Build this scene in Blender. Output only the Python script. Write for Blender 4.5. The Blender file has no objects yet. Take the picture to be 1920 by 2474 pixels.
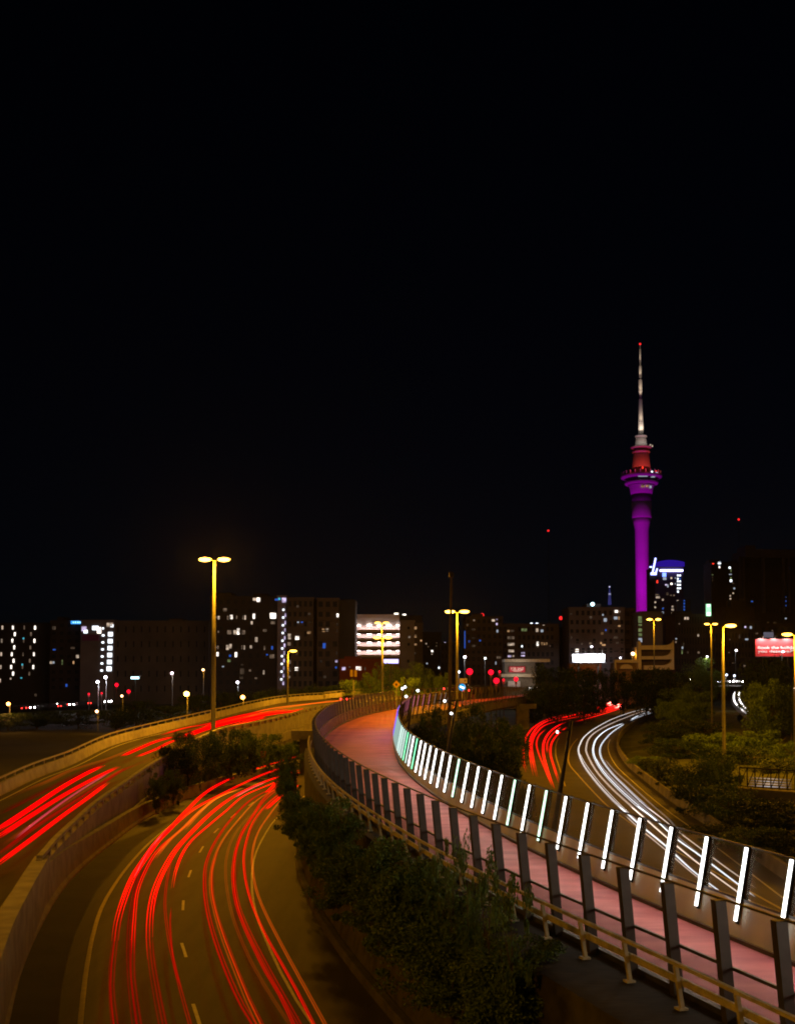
import bpy, math, random
import numpy as np
from mathutils import Vector, Matrix, noise
R = random.Random(7)
rad = math.radians
S = bpy.context.scene

# ------------------------------------------------------------------ camera
F = 2700.0; TILT = rad(2.5); CZ = 10.8; V0 = 1640.5 - F * math.tan(TILT)
cam_data = bpy.data.cameras.new("camera")
camera = bpy.data.objects.new("camera", cam_data)
S.collection.objects.link(camera)
camera.location = (0, 0, CZ); camera.rotation_euler = (rad(90) + TILT, 0, 0)
cam_data.sensor_fit = 'HORIZONTAL'; cam_data.sensor_width = 36
cam_data.lens = 36 * F / 1920; cam_data.shift_y = (V0 - 1237) / 1920; cam_data.clip_start = 0.3; cam_data.clip_end = 9000
S.camera = camera
# ------------------------------------------------------------------ world, sun, exposure
W = bpy.data.worlds.new("World"); S.world = W; W.use_nodes = True
nt = W.node_tree; bg = nt.nodes["Background"]
sky = nt.nodes.new("ShaderNodeTexSky"); sky.sky_type = 'NISHITA'; sky.sun_disc = False
sky.sun_elevation = rad(12); sky.dust_density = 0; sky.ozone_density = 8; sky.air_density = 0.8; sky.sun_rotation = rad(200); sky.altitude = 50
nt.links.new(sky.outputs[0], bg.inputs[0]); bg.inputs[1].default_value = 0.00035
sun_data = bpy.data.lights.new("sun", 'SUN'); sun = bpy.data.objects.new("sun", sun_data)
S.collection.objects.link(sun)
sun_data.energy = 0.013; sun_data.angle = rad(40); sun_data.color = (1.0, 0.62, 0.42)
sun.rotation_euler = (rad(52), 0, rad(-20))     # faint glow of the night sky from behind the camera
S.view_settings.view_transform = 'Standard'; S.view_settings.look = 'None'
S.view_settings.exposure = 0; S.view_settings.gamma = 1
S.render.engine = 'CYCLES'
S.cycles.use_denoising = True
S.cycles.max_bounces = 5; S.cycles.diffuse_bounces = 2; S.cycles.glossy_bounces = 2
S.cycles.transparent_max_bounces = 24
S.cycles.sample_clamp_indirect = 3; S.cycles.caustics_reflective = False; S.cycles.caustics_refractive = False
S.cycles.pixel_filter_type = 'BLACKMAN_HARRIS'; S.cycles.filter_width = 1.9

SOD = (1.0, 0.39, 0.010)

# ------------------------------------------------------------------ pixel <-> place
def ray(u, v):
    x = (u - 960) / F; yv = (V0 - v) / F
    a = math.cos(TILT) - yv * math.sin(TILT)
    return x / a, (math.sin(TILT) + yv * math.cos(TILT)) / a
def atd(u, v, d):
    x, z = ray(u, v); return Vector((x * d, d, CZ + z * d))
def atz(u, v, zf):
    if not callable(zf): c = zf; zf = lambda y: c
    x, z = ray(u, v); lo, hi = 2.0, 3000.0
    for _ in range(50):
        m = (lo + hi) / 2
        if CZ + z * m - zf(m) > 0: lo = m
        else: hi = m
    return Vector((x * lo, lo, zf(lo)))
def prof(xs, ys, off=0): return lambda y: float(np.interp(y, xs, ys)) + off
MX, MY = [0, 250, 400, 600, 1200], [0, 0, 2, 4, 5]
UX, UY = [0, 50, 70, 90, 105, 125, 145, 165, 190, 230, 300], [0.6, 1.4, 1.9, 2.7, 3.3, 4.2, 5.0, 5.7, 6.4, 7.0, 7.4]
PX, PY = [0, 20, 30, 40, 50, 60, 70, 78, 95, 115, 130, 150, 239, 330, 420], [6.6, 6.6, 6.65, 6.8, 6.95, 7.2, 7.4, 7.5, 8.0, 8.7, 9.1, 9.4, 9.1, 8.7, 8.4]
zM = prof(MX, MY); zU = prof(UX, UY); zT = prof(PX, PY)     # motorway, upper ramp, top of path fence
def gz(y): return zM(y) - 0.35

def crom(pts, step=2.0):
    P = [Vector(p) for p in pts]
    if len(P) < 3: P2 = P
    out = []
    Q = [P[0] * 2 - P[1]] + P + [P[-1] * 2 - P[-2]]
    for i in range(1, len(Q) - 2):
        a, b, c, d = Q[i-1:i+3]; n = max(1, int((c - b).length / step))
        for k in range(n):
            t = k / n
            # centripetal-ish: limit tangents
            L = (c - b).length
            t1 = (c - a); t1 = t1.normalized() * L if t1.length > 0 else t1
            t2 = (d - b); t2 = t2.normalized() * L if t2.length > 0 else t2
            h = ((2*t**3-3*t*t+1) * b + (t**3-2*t*t+t) * t1 + (-2*t**3+3*t*t) * c + (t**3-t*t) * t2)
            out.append(h)
    out.append(P[-1]); return out
def resample(pts, n=None, step=None, start=0.0):
    L = [0.0]
    for a, b in zip(pts, pts[1:]): L.append(L[-1] + (b - a).length)
    tot = L[-1]
    ts = [tot * k / (n - 1) for k in range(n)] if n else [start + step * k for k in range(int((tot - start) / step) + 1)]
    A = np.array([list(p) for p in pts])
    return [Vector((np.interp(t, L, A[:, 0]), np.interp(t, L, A[:, 1]), np.interp(t, L, A[:, 2]))) for t in ts]
def tang(c, i):
    a = c[max(0, i-1)]; b = c[min(len(c)-1, i+1)]; t = b - a; t.z = 0
    return t.normalized()
def offset(c, o, dz=0.0):       # o > 0 to the right of travel
    r = []
    for i, p in enumerate(c):
        t = tang(c, i); r.append(p + Vector((t.y, -t.x, 0)) * o + Vector((0, 0, dz)))
    return r
def extend(c, front=0, back=0):
    c = list(c)
    if front: c.insert(0, c[0] + (c[0] - c[1]).normalized() * front)
    if back: c.append(c[-1] + (c[-1] - c[-2]).normalized() * back)
    return c

# ------------------------------------------------------------------ materials
_M = {}
def mat(name, col, rough=0.8, var=0.25, scale=2.0, metal=0.0, spec=0.3, bump=0.0, col2=None, stretch=None):
    if name in _M: return _M[name]
    m = bpy.data.materials.new(name); m.use_nodes = True; n = m.node_tree; b = n.nodes["Principled BSDF"]
    b.inputs["Roughness"].default_value = rough; b.inputs["Metallic"].default_value = metal
    b.inputs["Specular IOR Level"].default_value = spec
    tc = n.nodes.new("ShaderNodeTexCoord"); no = n.nodes.new("ShaderNodeTexNoise")
    no.inputs["Scale"].default_value = scale; no.inputs["Detail"].default_value = 6
    mp = n.nodes.new("ShaderNodeMapping")
    if stretch: mp.inputs["Scale"].default_value = stretch
    n.links.new(tc.outputs["Object"], mp.inputs[0]); n.links.new(mp.outputs[0], no.inputs["Vector"])
    cr = n.nodes.new("ShaderNodeValToRGB"); cr.color_ramp.elements[0].position = 0.3; cr.color_ramp.elements[1].position = 0.7
    c2 = col2 or tuple(min(1, c * (1 + var)) for c in col); c1 = tuple(c * (1 - var) for c in col) if not col2 else col
    cr.color_ramp.elements[0].color = (*c1, 1); cr.color_ramp.elements[1].color = (*c2, 1)
    n.links.new(no.outputs[0], cr.inputs[0]); n.links.new(cr.outputs[0], b.inputs["Base Color"])
    if bump:
        bp = n.nodes.new("ShaderNodeBump"); bp.inputs["Strength"].default_value = bump
        n2 = n.nodes.new("ShaderNodeTexNoise"); n2.inputs["Scale"].default_value = scale * 12
        n.links.new(tc.outputs["Object"], n2.inputs["Vector"])
        n.links.new(n2.outputs[0], bp.inputs["Height"]); n.links.new(bp.outputs[0], b.inputs["Normal"])
    _M[name] = m; return m
def emat(name, col, strength, sample=False, alpha=1.0):
    if name in _M: return _M[name]
    m = bpy.data.materials.new(name); m.use_nodes = True; n = m.node_tree; n.nodes.clear()
    o = n.nodes.new("ShaderNodeOutputMaterial"); e = n.nodes.new("ShaderNodeEmission")
    e.inputs[0].default_value = (*col, 1); e.inputs[1].default_value = strength
    if alpha < 1:
        t = n.nodes.new("ShaderNodeBsdfTransparent"); x = n.nodes.new("ShaderNodeMixShader"); x.inputs[0].default_value = alpha
        n.links.new(t.outputs[0], x.inputs[1]); n.links.new(e.outputs[0], x.inputs[2]); n.links.new(x.outputs[0], o.inputs[0])
    else: n.links.new(e.outputs[0], o.inputs[0])
    m.cycles.emission_sampling = 'AUTO' if sample else 'NONE'
    _M[name] = m; return m
def glass(name, col, alpha, rough=0.4, spec=.25):
    if name in _M: return _M[name]
    m = bpy.data.materials.new(name); m.use_nodes = True; n = m.node_tree; b = n.nodes["Principled BSDF"]
    b.inputs["Roughness"].default_value = rough; b.inputs["Base Color"].default_value = (*col, 1)
    b.inputs["Specular IOR Level"].default_value = spec
    tc = n.nodes.new("ShaderNodeTexCoord"); no = n.nodes.new("ShaderNodeTexNoise"); no.inputs["Scale"].default_value = 0.9
    mr = n.nodes.new("ShaderNodeMapRange"); mr.inputs[3].default_value = alpha * 0.75; mr.inputs[4].default_value = alpha * 1.25
    n.links.new(tc.outputs["Object"], no.inputs["Vector"]); n.links.new(no.outputs[0], mr.inputs[0])
    n.links.new(mr.outputs[0], b.inputs["Alpha"])
    _M[name] = m; return m

M_asphalt = mat("asphalt", (0.058, 0.050, 0.043), 0.72, 0.42, 0.55, bump=0.25, stretch=(1.6, 0.22, 1))
M_shoulder = mat("shoulder_asphalt", (0.085, 0.08, 0.074), 0.88, 0.22, 0.4, bump=0.15)
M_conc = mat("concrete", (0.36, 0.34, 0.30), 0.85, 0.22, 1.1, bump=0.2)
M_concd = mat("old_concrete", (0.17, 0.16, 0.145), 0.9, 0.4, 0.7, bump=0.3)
M_line_w = mat("white_road_paint", (0.62, 0.62, 0.58), 0.6, 0.15, 3)
M_line_y = mat("yellow_road_paint", (0.55, 0.46, 0.14), 0.6, 0.15, 3)
M_soil = mat("bark_mulch", (0.055, 0.05, 0.03), 1.0, 0.5, 1.5, bump=0.6)
M_ground = mat("dark_ground", (0.035, 0.036, 0.022), 1.0, 0.5, 0.05)
M_steel = mat("galvanised_steel", (0.42, 0.42, 0.40), 0.45, 0.15, 5, metal=0.6)
M_dark = mat("dark_painted_steel", (0.045, 0.042, 0.04), 0.5, 0.15, 4, metal=0.2)
M_post = mat("bronze_painted_steel", (0.055, 0.048, 0.042), 0.5, 0.2, 3, metal=0.2)
M_yrail = mat("weathered_cream_paint", (0.50, 0.46, 0.30), 0.55, 0.3, 4)
M_pink = mat("pink_path_surface", (0.50, 0.12, 0.17), 0.62, 0.2, 0.9, col2=(0.82, 0.25, 0.28), bump=0.06, stretch=(0.5, 1.6, 1))
M_pole = mat("lamp_pole_steel", (0.09, 0.09, 0.085), 0.55, 0.15, 3)
M_trunk = mat("bark", (0.09, 0.07, 0.045), 0.95, 0.3, 6)
M_plank = mat("weathered_walkway", (0.028, 0.024, 0.018), 0.9, 0.4, 2.5, stretch=(1, 4, 1))
M_glass = glass("clear_screen", (0.55, 0.55, 0.55), 0.07)
M_glassL = glass("tinted_screen_panel", (0.16, 0.07, 0.06), 0.45)
M_glassR = glass("frosted_screen_panel", (0.80, 0.82, 0.70), 0.74, .9, 0)
M_mesh = glass("fine_mesh_screen", (0.30, 0.30, 0.25), 0.24, .9, 0)

def leafmat(name, c1, c2):
    m = bpy.data.materials.new(name); m.use_nodes = True; n = m.node_tree; b = n.nodes["Principled BSDF"]
    b.inputs["Roughness"].default_value = 0.6; b.inputs["Specular IOR Level"].default_value = 0.25
    g = n.nodes.new("ShaderNodeNewGeometry"); cr = n.nodes.new("ShaderNodeValToRGB")
    cr.color_ramp.elements[0].color = (*c1, 1); cr.color_ramp.elements[1].color = (*c2, 1)
    n.links.new(g.outputs["Random Per Island"], cr.inputs[0]); n.links.new(cr.outputs[0], b.inputs["Base Color"])
    return m
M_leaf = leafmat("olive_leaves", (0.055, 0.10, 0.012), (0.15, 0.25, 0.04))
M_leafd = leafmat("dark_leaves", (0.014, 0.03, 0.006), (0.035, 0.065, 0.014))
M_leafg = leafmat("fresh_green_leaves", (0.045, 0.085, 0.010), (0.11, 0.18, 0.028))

# ------------------------------------------------------------------ mesh helpers
def link(o): S.collection.objects.link(o); return o
def props(o, label=None, cat=None, group=None, kind=None):
    if label: o["label"] = label
    if cat: o["category"] = cat
    if group: o["group"] = group
    if kind: o["kind"] = kind
    return o
def thing(name, label, cat, loc=(0, 0, 0), rz=0, group=None):
    o = link(bpy.data.objects.new(name, None)); o.location = loc; o.rotation_euler = (0, 0, rz); o.empty_display_size = 0.2
    return props(o, label, cat, group)
class MB:
    def __init__(s): s.v = []; s.f = []
    def add(s, v, f):
        b = len(s.v); s.v += [tuple(p) for p in v]; s.f += [tuple(i + b for i in q) for q in f]; return s
    def box(s, c, d, rz=0, top=1.0):
        x, y, z = d[0]/2, d[1]/2, d[2]/2; co, si = math.cos(rz), math.sin(rz); vs = []
        for k, (sx, sy, sz) in enumerate([(-1,-1,-1),(1,-1,-1),(1,1,-1),(-1,1,-1),(-1,-1,1),(1,-1,1),(1,1,1),(-1,1,1)]):
            w = top if sz > 0 else 1
            px, py = sx*x*w, sy*y*w
            vs.append((c[0]+px*co-py*si, c[1]+px*si+py*co, c[2]+sz*z))
        return s.add(vs, [(0,3,2,1),(4,5,6,7),(0,1,5,4),(1,2,6,5),(2,3,7,6),(3,0,4,7)])
    def bar(s, a, b, w, h=None, up=Vector((0, 0, 1)), n=4, r2=None):
        a, b = Vector(a), Vector(b); t = (b - a).normalized(); h = h or w
        x = t.cross(up); x = x.normalized() if x.length > 1e-4 else Vector((1, 0, 0)); y = x.cross(t).normalized()
        vs = []
        for p, k in ((a, 1.0), (b, (r2 if r2 is not None else 1.0))):
            if n == 4:
                for sx, sy in ((-1,-1),(1,-1),(1,1),(-1,1)): vs.append(p + x*sx*w/2*k + y*sy*h/2*k)
            else:
                for j in range(n): q = 2*math.pi*j/n; vs.append(p + x*math.cos(q)*w/2*k + y*math.sin(q)*h/2*k)
        f = [tuple(range(n-1, -1, -1)), tuple(range(n, 2*n))] + [(j, (j+1) % n, n+(j+1) % n, n+j) for j in range(n)]
        return s.add(vs, f)
    def tube(s, pts, r, n=8):
        vs = []; fs = []; m = len(pts)
        for i, p in enumerate(pts):
            t = (pts[min(m-1, i+1)] - pts[max(0, i-1)]).normalized(); x = t.cross(Vector((0, 0, 1)))
            x = x.normalized() if x.length > 1e-3 else Vector((1, 0, 0)); y = x.cross(t)
            rr = r(i / (m-1)) if callable(r) else r
            for j in range(n): q = 2*math.pi*j/n; vs.append(p + x*math.cos(q)*rr + y*math.sin(q)*rr)
        for i in range(m-1):
            for j in range(n): fs.append((i*n+j, i*n+(j+1) % n, (i+1)*n+(j+1) % n, (i+1)*n+j))
        fs += [tuple(range(n-1, -1, -1)), tuple((m-1)*n+j for j in range(n))]
        return s.add(vs, fs)
    def lathe(s, pr, n=32, c=(0, 0, 0)):
        vs = []; fs = []
        for z, r in pr:
            for j in range(n): q = 2*math.pi*j/n; vs.append((c[0]+r*math.cos(q), c[1]+r*math.sin(q), c[2]+z))
        for i in range(len(pr)-1):
            for j in range(n): fs.append((i*n+j, i*n+(j+1) % n, (i+1)*n+(j+1) % n, (i+1)*n+j))
        fs += [tuple(range(n-1, -1, -1)), tuple((len(pr)-1)*n+j for j in range(n))]
        return s.add(vs, fs)
    def ball(s, c, r, sx=1, sy=1, sz=1, n=10, m=6):
        pr = []; 
        for i in range(m+1): a = math.pi*i/m - math.pi/2; pr.append((math.sin(a), max(0.02, math.cos(a))))
        vs = []; fs = []
        for z, q in pr:
            for j in range(n): a = 2*math.pi*j/n; vs.append((c[0]+r*sx*q*math.cos(a), c[1]+r*sy*q*math.sin(a), c[2]+r*sz*z))
        for i in range(m):
            for j in range(n): fs.append((i*n+j, i*n+(j+1) % n, (i+1)*n+(j+1) % n, (i+1)*n+j))
        fs += [tuple(range(n-1, -1, -1)), tuple(m*n+j for j in range(n))]
        return s.add(vs, fs)
    def sweep(s, curve, profile):      # closed profile of (lateral, up)
        vs = []; fs = []; n = len(profile)
        for i, p in enumerate(curve):
            t = tang(curve, i); r = Vector((t.y, -t.x, 0))
            for o, z in profile: vs.append(p + r*o + Vector((0, 0, z)))
        for i in range(len(curve)-1):
            for j in range(n): fs.append((i*n+j, i*n+(j+1) % n, (i+1)*n+(j+1) % n, (i+1)*n+j))
        fs += [tuple(range(n-1, -1, -1)), tuple((len(curve)-1)*n+j for j in range(n))]
        return s.add(vs, fs)
    def ribbon(s, A, B, k=1):
        n = len(A); vs = []; fs = []
        for a, b in zip(A, B):
            for j in range(k+1): vs.append(a.lerp(b, j/k))
        for i in range(n-1):
            for j in range(k): q = i*(k+1)+j; fs.append((q, q+1, q+k+2, q+k+1))
        return s.add(vs, fs)
    def mesh(s, name, m, smooth=False, off=None):
        me = bpy.data.meshes.new(name)
        v = s.v if off is None else [(a-off[0], b-off[1], c-off[2]) for a, b, c in s.v]
        me.from_pydata(v, [], s.f); me.update()
        import bmesh
        bm = bmesh.new(); bm.from_mesh(me); bmesh.ops.recalc_face_normals(bm, faces=bm.faces); bm.to_mesh(me); bm.free()
        if smooth: me.shade_smooth()
        me.materials.append(m); return me
    def build(s, name, m, parent=None, smooth=False, world=False, base=None):
        off = None
        if parent is not None and world:
            off = Vector(parent.location)
            if parent.parent: off = off + parent.parent.location
        if base is not None: off = Vector(base)
        o = link(bpy.data.objects.new(name, s.mesh(name, m, smooth, off)))
        if parent is not None: o.parent = parent
        if base is not None: o.location = base
        return o
def part(name, me, parent, loc=(0, 0, 0), sc=None, rot=None):
    o = link(bpy.data.objects.new(name, me)); o.parent = parent; o.location = loc
    if sc: o.scale = sc
    if rot: o.rotation_euler = rot
    return o
def dup(root, loc, rz, label=None, group=None, sc=None):
    r = root.copy(); S.collection.objects.link(r); r.location = loc; r.rotation_euler = (0, 0, rz)
    if sc: r.scale = sc
    if label: r["label"] = label
    if group: r["group"] = group
    for ch in list(root.children):
        c = ch.copy(); S.collection.objects.link(c); c.parent = r
        for g in list(ch.children):
            d = g.copy(); S.collection.objects.link(d); d.parent = c
    return r
_unit = {}
def unit_box(m):
    if m.name not in _unit: _unit[m.name] = MB().box((0, 0, 0), (1, 1, 1)).mesh("unit_" + m.name, m)
    return _unit[m.name]
def text_mesh(body, size, m, width=None):
    cu = bpy.data.curves.new("lettering", 'FONT'); cu.body = body; cu.size = size; cu.extrude = 0.02; cu.align_x = 'LEFT'; cu.offset = size*0.015
    ob = bpy.data.objects.new("lettering", cu); S.collection.objects.link(ob)
    dg = bpy.context.evaluated_depsgraph_get(); me = bpy.data.meshes.new_from_object(ob.evaluated_get(dg))
    bpy.data.objects.remove(ob); me.materials.clear(); me.materials.append(m)
    if width:
        xs = [v.co.x for v in me.vertices]; w = max(xs) - min(xs); k = width / w
        for v in me.vertices: v.co.x = (v.co.x - min(xs)) * k
    return me

# coordinates read from enlarged crops of the photograph
def Zf(ox, oy, s): return lambda x, y: (ox + x / s, oy + y / s)
Z4 = Zf(0, 1700, 2.648); Z5 = Zf(640, 1700, 2.648); Z6 = Zf(1280, 1700, 2.648)
A1 = Zf(0, 1440, 5.297); A2 = Zf(320, 1400, 5.297); A3 = Zf(500, 1420, 5.297); A4 = Zf(800, 1440, 5.297)
A5 = Zf(1080, 1440, 5.297); A6 = Zf(1340, 1380, 5.297); A7 = Zf(1600, 1300, 5.297); A8 = Zf(1600, 1520, 5.297)
Z3 = Zf(1280, 1300, 2.648)
def wpts(Z, pts, zf): return [atz(*(Z(x, y) if Z else (x, y)), zf) for x, y in pts]

# ================================================================== ground
def build_ground():
    xs = list(np.linspace(-3000, -200, 12)) + list(np.linspace(-160, 200, 19)) + list(np.linspace(260, 3000, 12))
    ys = [-400, -100, 0, 50, 100, 150, 200, 250, 300, 350, 400, 500, 600, 900, 1200, 2000, 3500, 6000]
    m = MB(); vs = [(x, y, gz(max(0, y))) for y in ys for x in xs]; n = len(xs)
    fs = [(j*n+i, j*n+i+1, (j+1)*n+i+1, (j+1)*n+i) for j in range(len(ys)-1) for i in range(n-1)]
    m.add(vs, fs); props(m.build("ground", M_ground), kind="structure")
build_ground()

# ------------------------------------------------------------------ lower ramp
low_left = crom(extend(wpts(Z4, [(60,2050),(130,1750),(240,1480),(400,1200),(560,1030),(720,900),(890,770),(1040,685),(1170,622),(1400,545),(1560,505)], 0), 30), 2)
low_left = low_left + [low_left[-1] + (low_left[-1]-low_left[-3]).normalized()*k for k in (6, 14, 24)]
low_edge = crom(extend(wpts(None, [(194,2474),(206,2361),(223,2266),(245,2195),(272,2146),(310,2093),(351,2047),(389,2013),(430,1983),(490,1945),(560,1914),(640,1888)], 0), 25), 2)
low_redge = crom(extend(wpts(None, [(753,2474),(716,2418),(678,2350),(640,2266),(619,2210),(609,2153),(610,2097),(619,2059),(640,2017),(663,1983),(704,1945),(742,1920)], 0), 25), 2)
low_kerb = crom(extend(wpts(None, [(942,2463),(904,2417),(844,2342),(799,2278),(768,2229),(738,2172),(717,2115),(714,2078),(721,2032),(742,1985),(790,1935)], 0), 40), 2)
low_kerb = low_kerb + [low_kerb[-1] + (low_kerb[-1]-low_kerb[-3]).normalized()*k for k in (8, 20, 30)]
N = 90
props(MB().ribbon(resample(offset(low_left, -1.5), N), resample(offset(low_kerb, 0.6), N), 3).build("lower_ramp_road", M_asphalt), kind="structure")
sh_in = crom(extend(wpts(Z4, [(375,2050),(390,1850),(430,1650),(480,1480),(540,1350),(620,1200),(720,1080),(850,930),(980,830),(1130,735)], 0), 25), 2)
props(MB().ribbon([p + Vector((0,0,.004)) for p in resample(low_left[:len(low_left)*3//5], N)], [p + Vector((0,0,.004)) for p in resample(sh_in, N)]).build("hard_shoulder", M_shoulder), kind="structure")
def line(name, c, w, m, dz=0.008, label=None):
    return props(MB().ribbon(offset(c, -w/2, dz), offset(c, w/2, dz)).build(name, m), kind="structure")
line("edge_marking", low_edge, 0.17, M_line_y); line("edge_marking", low_redge, 0.11, M_line_w)
dash = wpts(Z4, [(1282,2070),(1235,1925),(1190,1625),(1162,1535),(1170,1325),(1173,1262),(1205,1113),(1222,1068),(1276,955),(1300,915),(1368,830),(1398,800),(1475,732),(1508,705),(1590,655),(1622,632)], 0)
mdm = MB()
for a, b in zip(dash[::2], dash[1::2]):
    c = resample([a, b], 4); mdm.ribbon(offset(c, -.06, .008), offset(c, .06, .008))
props(mdm.build("lane_marking", M_line_w), kind="structure")
# joint lines in the shoulder
# left retaining wall of the lower ramp (top edge traced, foot on the road)
wall_top_z = prof([0, 20, 52, 67, 99, 140, 200], [2.6, 2.5, 2.0, 1.4, 1.0, 1.0, 1.0])
def wall_mesh():
    m = MB(); c = low_left; vs = []; n = 6
    for i, p in enumerate(c):
        t = tang(c, i); r = Vector((t.y, -t.x, 0)); h = wall_top_z(p.y); h0 = -0.5
        k = 0.12 + 0.18 * max(0, (h - 1))
        w2 = 0.35 + (0.25 if p.y < 52 else 0)
        for o, z in ((0, h0), (0, 0.12), (-k*.5, 0.3), (-k, h), (-k-w2, h), (-k-w2-.1, h0)): vs.append(p + r*o + Vector((0, 0, z)))
    fs = [(i*n+j, i*n+(j+1) % n, (i+1)*n+(j+1) % n, (i+1)*n+j) for i in range(len(c)-1) for j in range(n)]
    fs += [tuple(range(n-1, -1, -1)), tuple((len(c)-1)*n+j for j in range(n))]
    return m.add(vs, fs)
b0 = low_left[0]
props(wall_mesh().build("retaining_wall", M_conc, base=b0), "curved concrete retaining wall along the left side of the lower ramp", "wall")
props(MB().sweep(low_kerb, [(0, -.4), (0, .28), (.06, .32), (.32, .32), (.32, -.4)]).build("concrete_kerb", mat("tree_shaded_concrete", (.07,.065,.055), .9, .4, .8), base=low_kerb[0]), "low dark concrete kerb wall between the lower ramp and the planted bank", "kerb")  # tree shade on the kerb is put into its dark concrete colour

# ------------------------------------------------------------------ upper ramp
up_left = wpts(Z4, [(0,592),(230,480),(440,400),(720,268),(1000,190),(1200,140)], zU) + wpts(A3, [(250,1640),(560,1560),(950,1478),(1300,1440),(1640,1415)], zU)
up_left = extend(up_left, 50); up_left = crom(up_left + [Vector((-14, 216, 7.0)), Vector((-6, 238, 7.5)), Vector((5, 268, 7.9))], 2.5)
upT = lambda y: zU(y) + 1.0
up_right = wpts(Z4, [(250,955),(330,860),(450,750),(600,620),(750,520),(880,430),(1010,350)], upT)
up_right += [atz(529, 1759, upT), atz(632, 1739, upT), atz(700, 1722, upT), atz(760, 1706, upT)]
up_right = [p - Vector((0, 0, 1)) for p in up_right]
split = up_right[0]
up_rext = [atz(-120, 2400, 1.0), atz(0, 2205, 1.0)]
up_right = [*up_rext, *up_right]
up_right = up_right + [Vector((-6, 178, 6.6)), Vector((3, 200, 7.0)), Vector((11, 232, 7.5)), Vector((18, 262, 7.9))]
up_right_c = crom(up_right, 2.5)
props(MB().ribbon(resample(offset(up_left, -.2), 110), resample(up_right_c, 110), 4).build("upper_ramp_road", M_asphalt), kind="structure")
line("edge_marking", offset(up_left, .7), .12, M_line_w)
# far barrier with steel rail
bar = thing("bridge_barrier", "long concrete barrier with a steel rail along the far left side of the upper ramp", "barrier", up_left[0])
MB().sweep(up_left, [(.05, 0), (-.08, .85), (-.33, .85), (-.38, -1.1), (0, -1.1)]).build("parapet", M_conc, bar, world=True)
MB().sweep(offset(up_left, -.2, 1.18), [(-.07, 0), (-.07, .12), (.07, .12), (.07, 0)]).build("rail", M_steel, bar, world=True)
pm = None
for p in resample(offset(up_left, -.2), step=2.6)[:98]:
    if pm is None: pm = MB().box((0, 0, 1.01), (.1, .1, .34)).mesh("rail_post", M_steel)
    part("post", pm, bar, p - bar.location)
# near barrier: openings between short posts
nb = resample(up_right_c, step=2.3)
i0 = min(range(len(nb)), key=lambda i: (nb[i]-split).length)
near_c = nb[i0:]
bar2 = thing("bridge_barrier", "concrete barrier with open slots between short posts along the near side of the upper ramp", "barrier", near_c[0])
MB().sweep(near_c, [(0, 0), (0, .42), (.28, .42), (.28, -1.3), (.5, -1.3), (.5, -2.4), (0, -2.4)]).build("parapet", M_conc, bar2, world=True)
MB().sweep(offset(near_c, .14, .80), [(-.15, 0), (-.15, .17), (.15, .17), (.15, 0)]).build("rail", M_conc, bar2, world=True)
pm = MB().box((0, 0, .61), (.42, .3, .40)).mesh("slot_post", M_conc)
for i, p in enumerate(offset(near_c, .14)[:98]):
    t = tang(near_c, i); part("post", pm, bar2, p - bar2.location, rot=(0, 0, math.atan2(t.y, t.x)))
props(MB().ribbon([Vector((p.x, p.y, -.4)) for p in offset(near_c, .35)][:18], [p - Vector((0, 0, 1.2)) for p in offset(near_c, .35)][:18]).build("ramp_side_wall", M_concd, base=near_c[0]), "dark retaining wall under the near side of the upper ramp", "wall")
# merging flat-topped wall in front of the split
mw = crom([atz(*Z4(-150, 1800), 2.5), atz(*Z4(0, 1420), 2.35), atz(*Z4(110, 1220), 2.3), atz(*Z4(200, 1070), 2.25), atz(*Z4(262, 975), 2.2)], 1.5)
props(MB().sweep(mw, [(-.35, -2), (-.28, 0), (.42, 0), (.5, -2.6)]).build("dividing_wall", M_conc, base=mw[0]), "broad flat-topped concrete wall where the two ramps meet", "wall")
def pier(u, v0, v1, d, w, label, zb=-.3):
    a = atd(u, v0, d); t = thing("bridge_pier", label, "pier", (a.x, a.y, zb))
    MB().box((0, 0, (a.z-zb-1.0)/2), (w, 1.2, a.z-zb-1.0)).build("column", M_concd, t)
    MB().box((0, 0, a.z-zb-.5), (w*2.2, 1.6, 1.0)).build("crosshead", M_concd, t)
pier(742, 1765, 1880, 128, 1.6, "dark concrete pier under the right end of the upper ramp")
mg = near_c[18:]
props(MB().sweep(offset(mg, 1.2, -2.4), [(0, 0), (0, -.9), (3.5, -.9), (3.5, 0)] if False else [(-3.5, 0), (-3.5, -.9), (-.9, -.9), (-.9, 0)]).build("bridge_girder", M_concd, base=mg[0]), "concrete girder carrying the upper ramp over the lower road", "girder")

# ------------------------------------------------------------------ the pink path and its fences
LT = [(1845,2205),(1705,2158),(1586,2118),(1482,2084),(1388,2053),(1311,2028),(1240,2002),(1180,1979),(1125,1959),(1078,1942),(1037,1925),(1000,1908),(967,1894),(937,1881),(913,1869),(889,1858),(870,1847),(852,1838),(837,1828),(824,1819),(812,1811),(800,1803),(791,1794),(772,1775),(759,1756),(757,1742),(764,1727),(780,1713),(801,1701),(823,1693),(842,1686),(879,1679),(912,1673),(947,1670),(993,1666)]
RT = [(1874,2062.5),(1781,2038),(1696.5,2015),(1623,1996),(1556,1976),(1492,1959),(1437,1942),(1386.5,1927),(1339,1913),(1300,1901),(1265,1889),(1232,1877),(1203,1866),(1174,1857),(1152,1848),(1129,1840),(1108,1830),(1089,1823),(1070.5,1814),(1052,1806),(1038,1798),(1025,1792),(1016.5,1786),(1007,1781),(999.5,1775.5),(992,1770.6),(986,1766.5),(982,1762),(977,1758.5),(966,1742),(960,1724),(961,1710),(970,1696),(985,1688),(1006,1680)]
def rtail(c, ks):       # the path swings right onto its bridge
    return c + [Vector(k) for k in ks]
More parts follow.
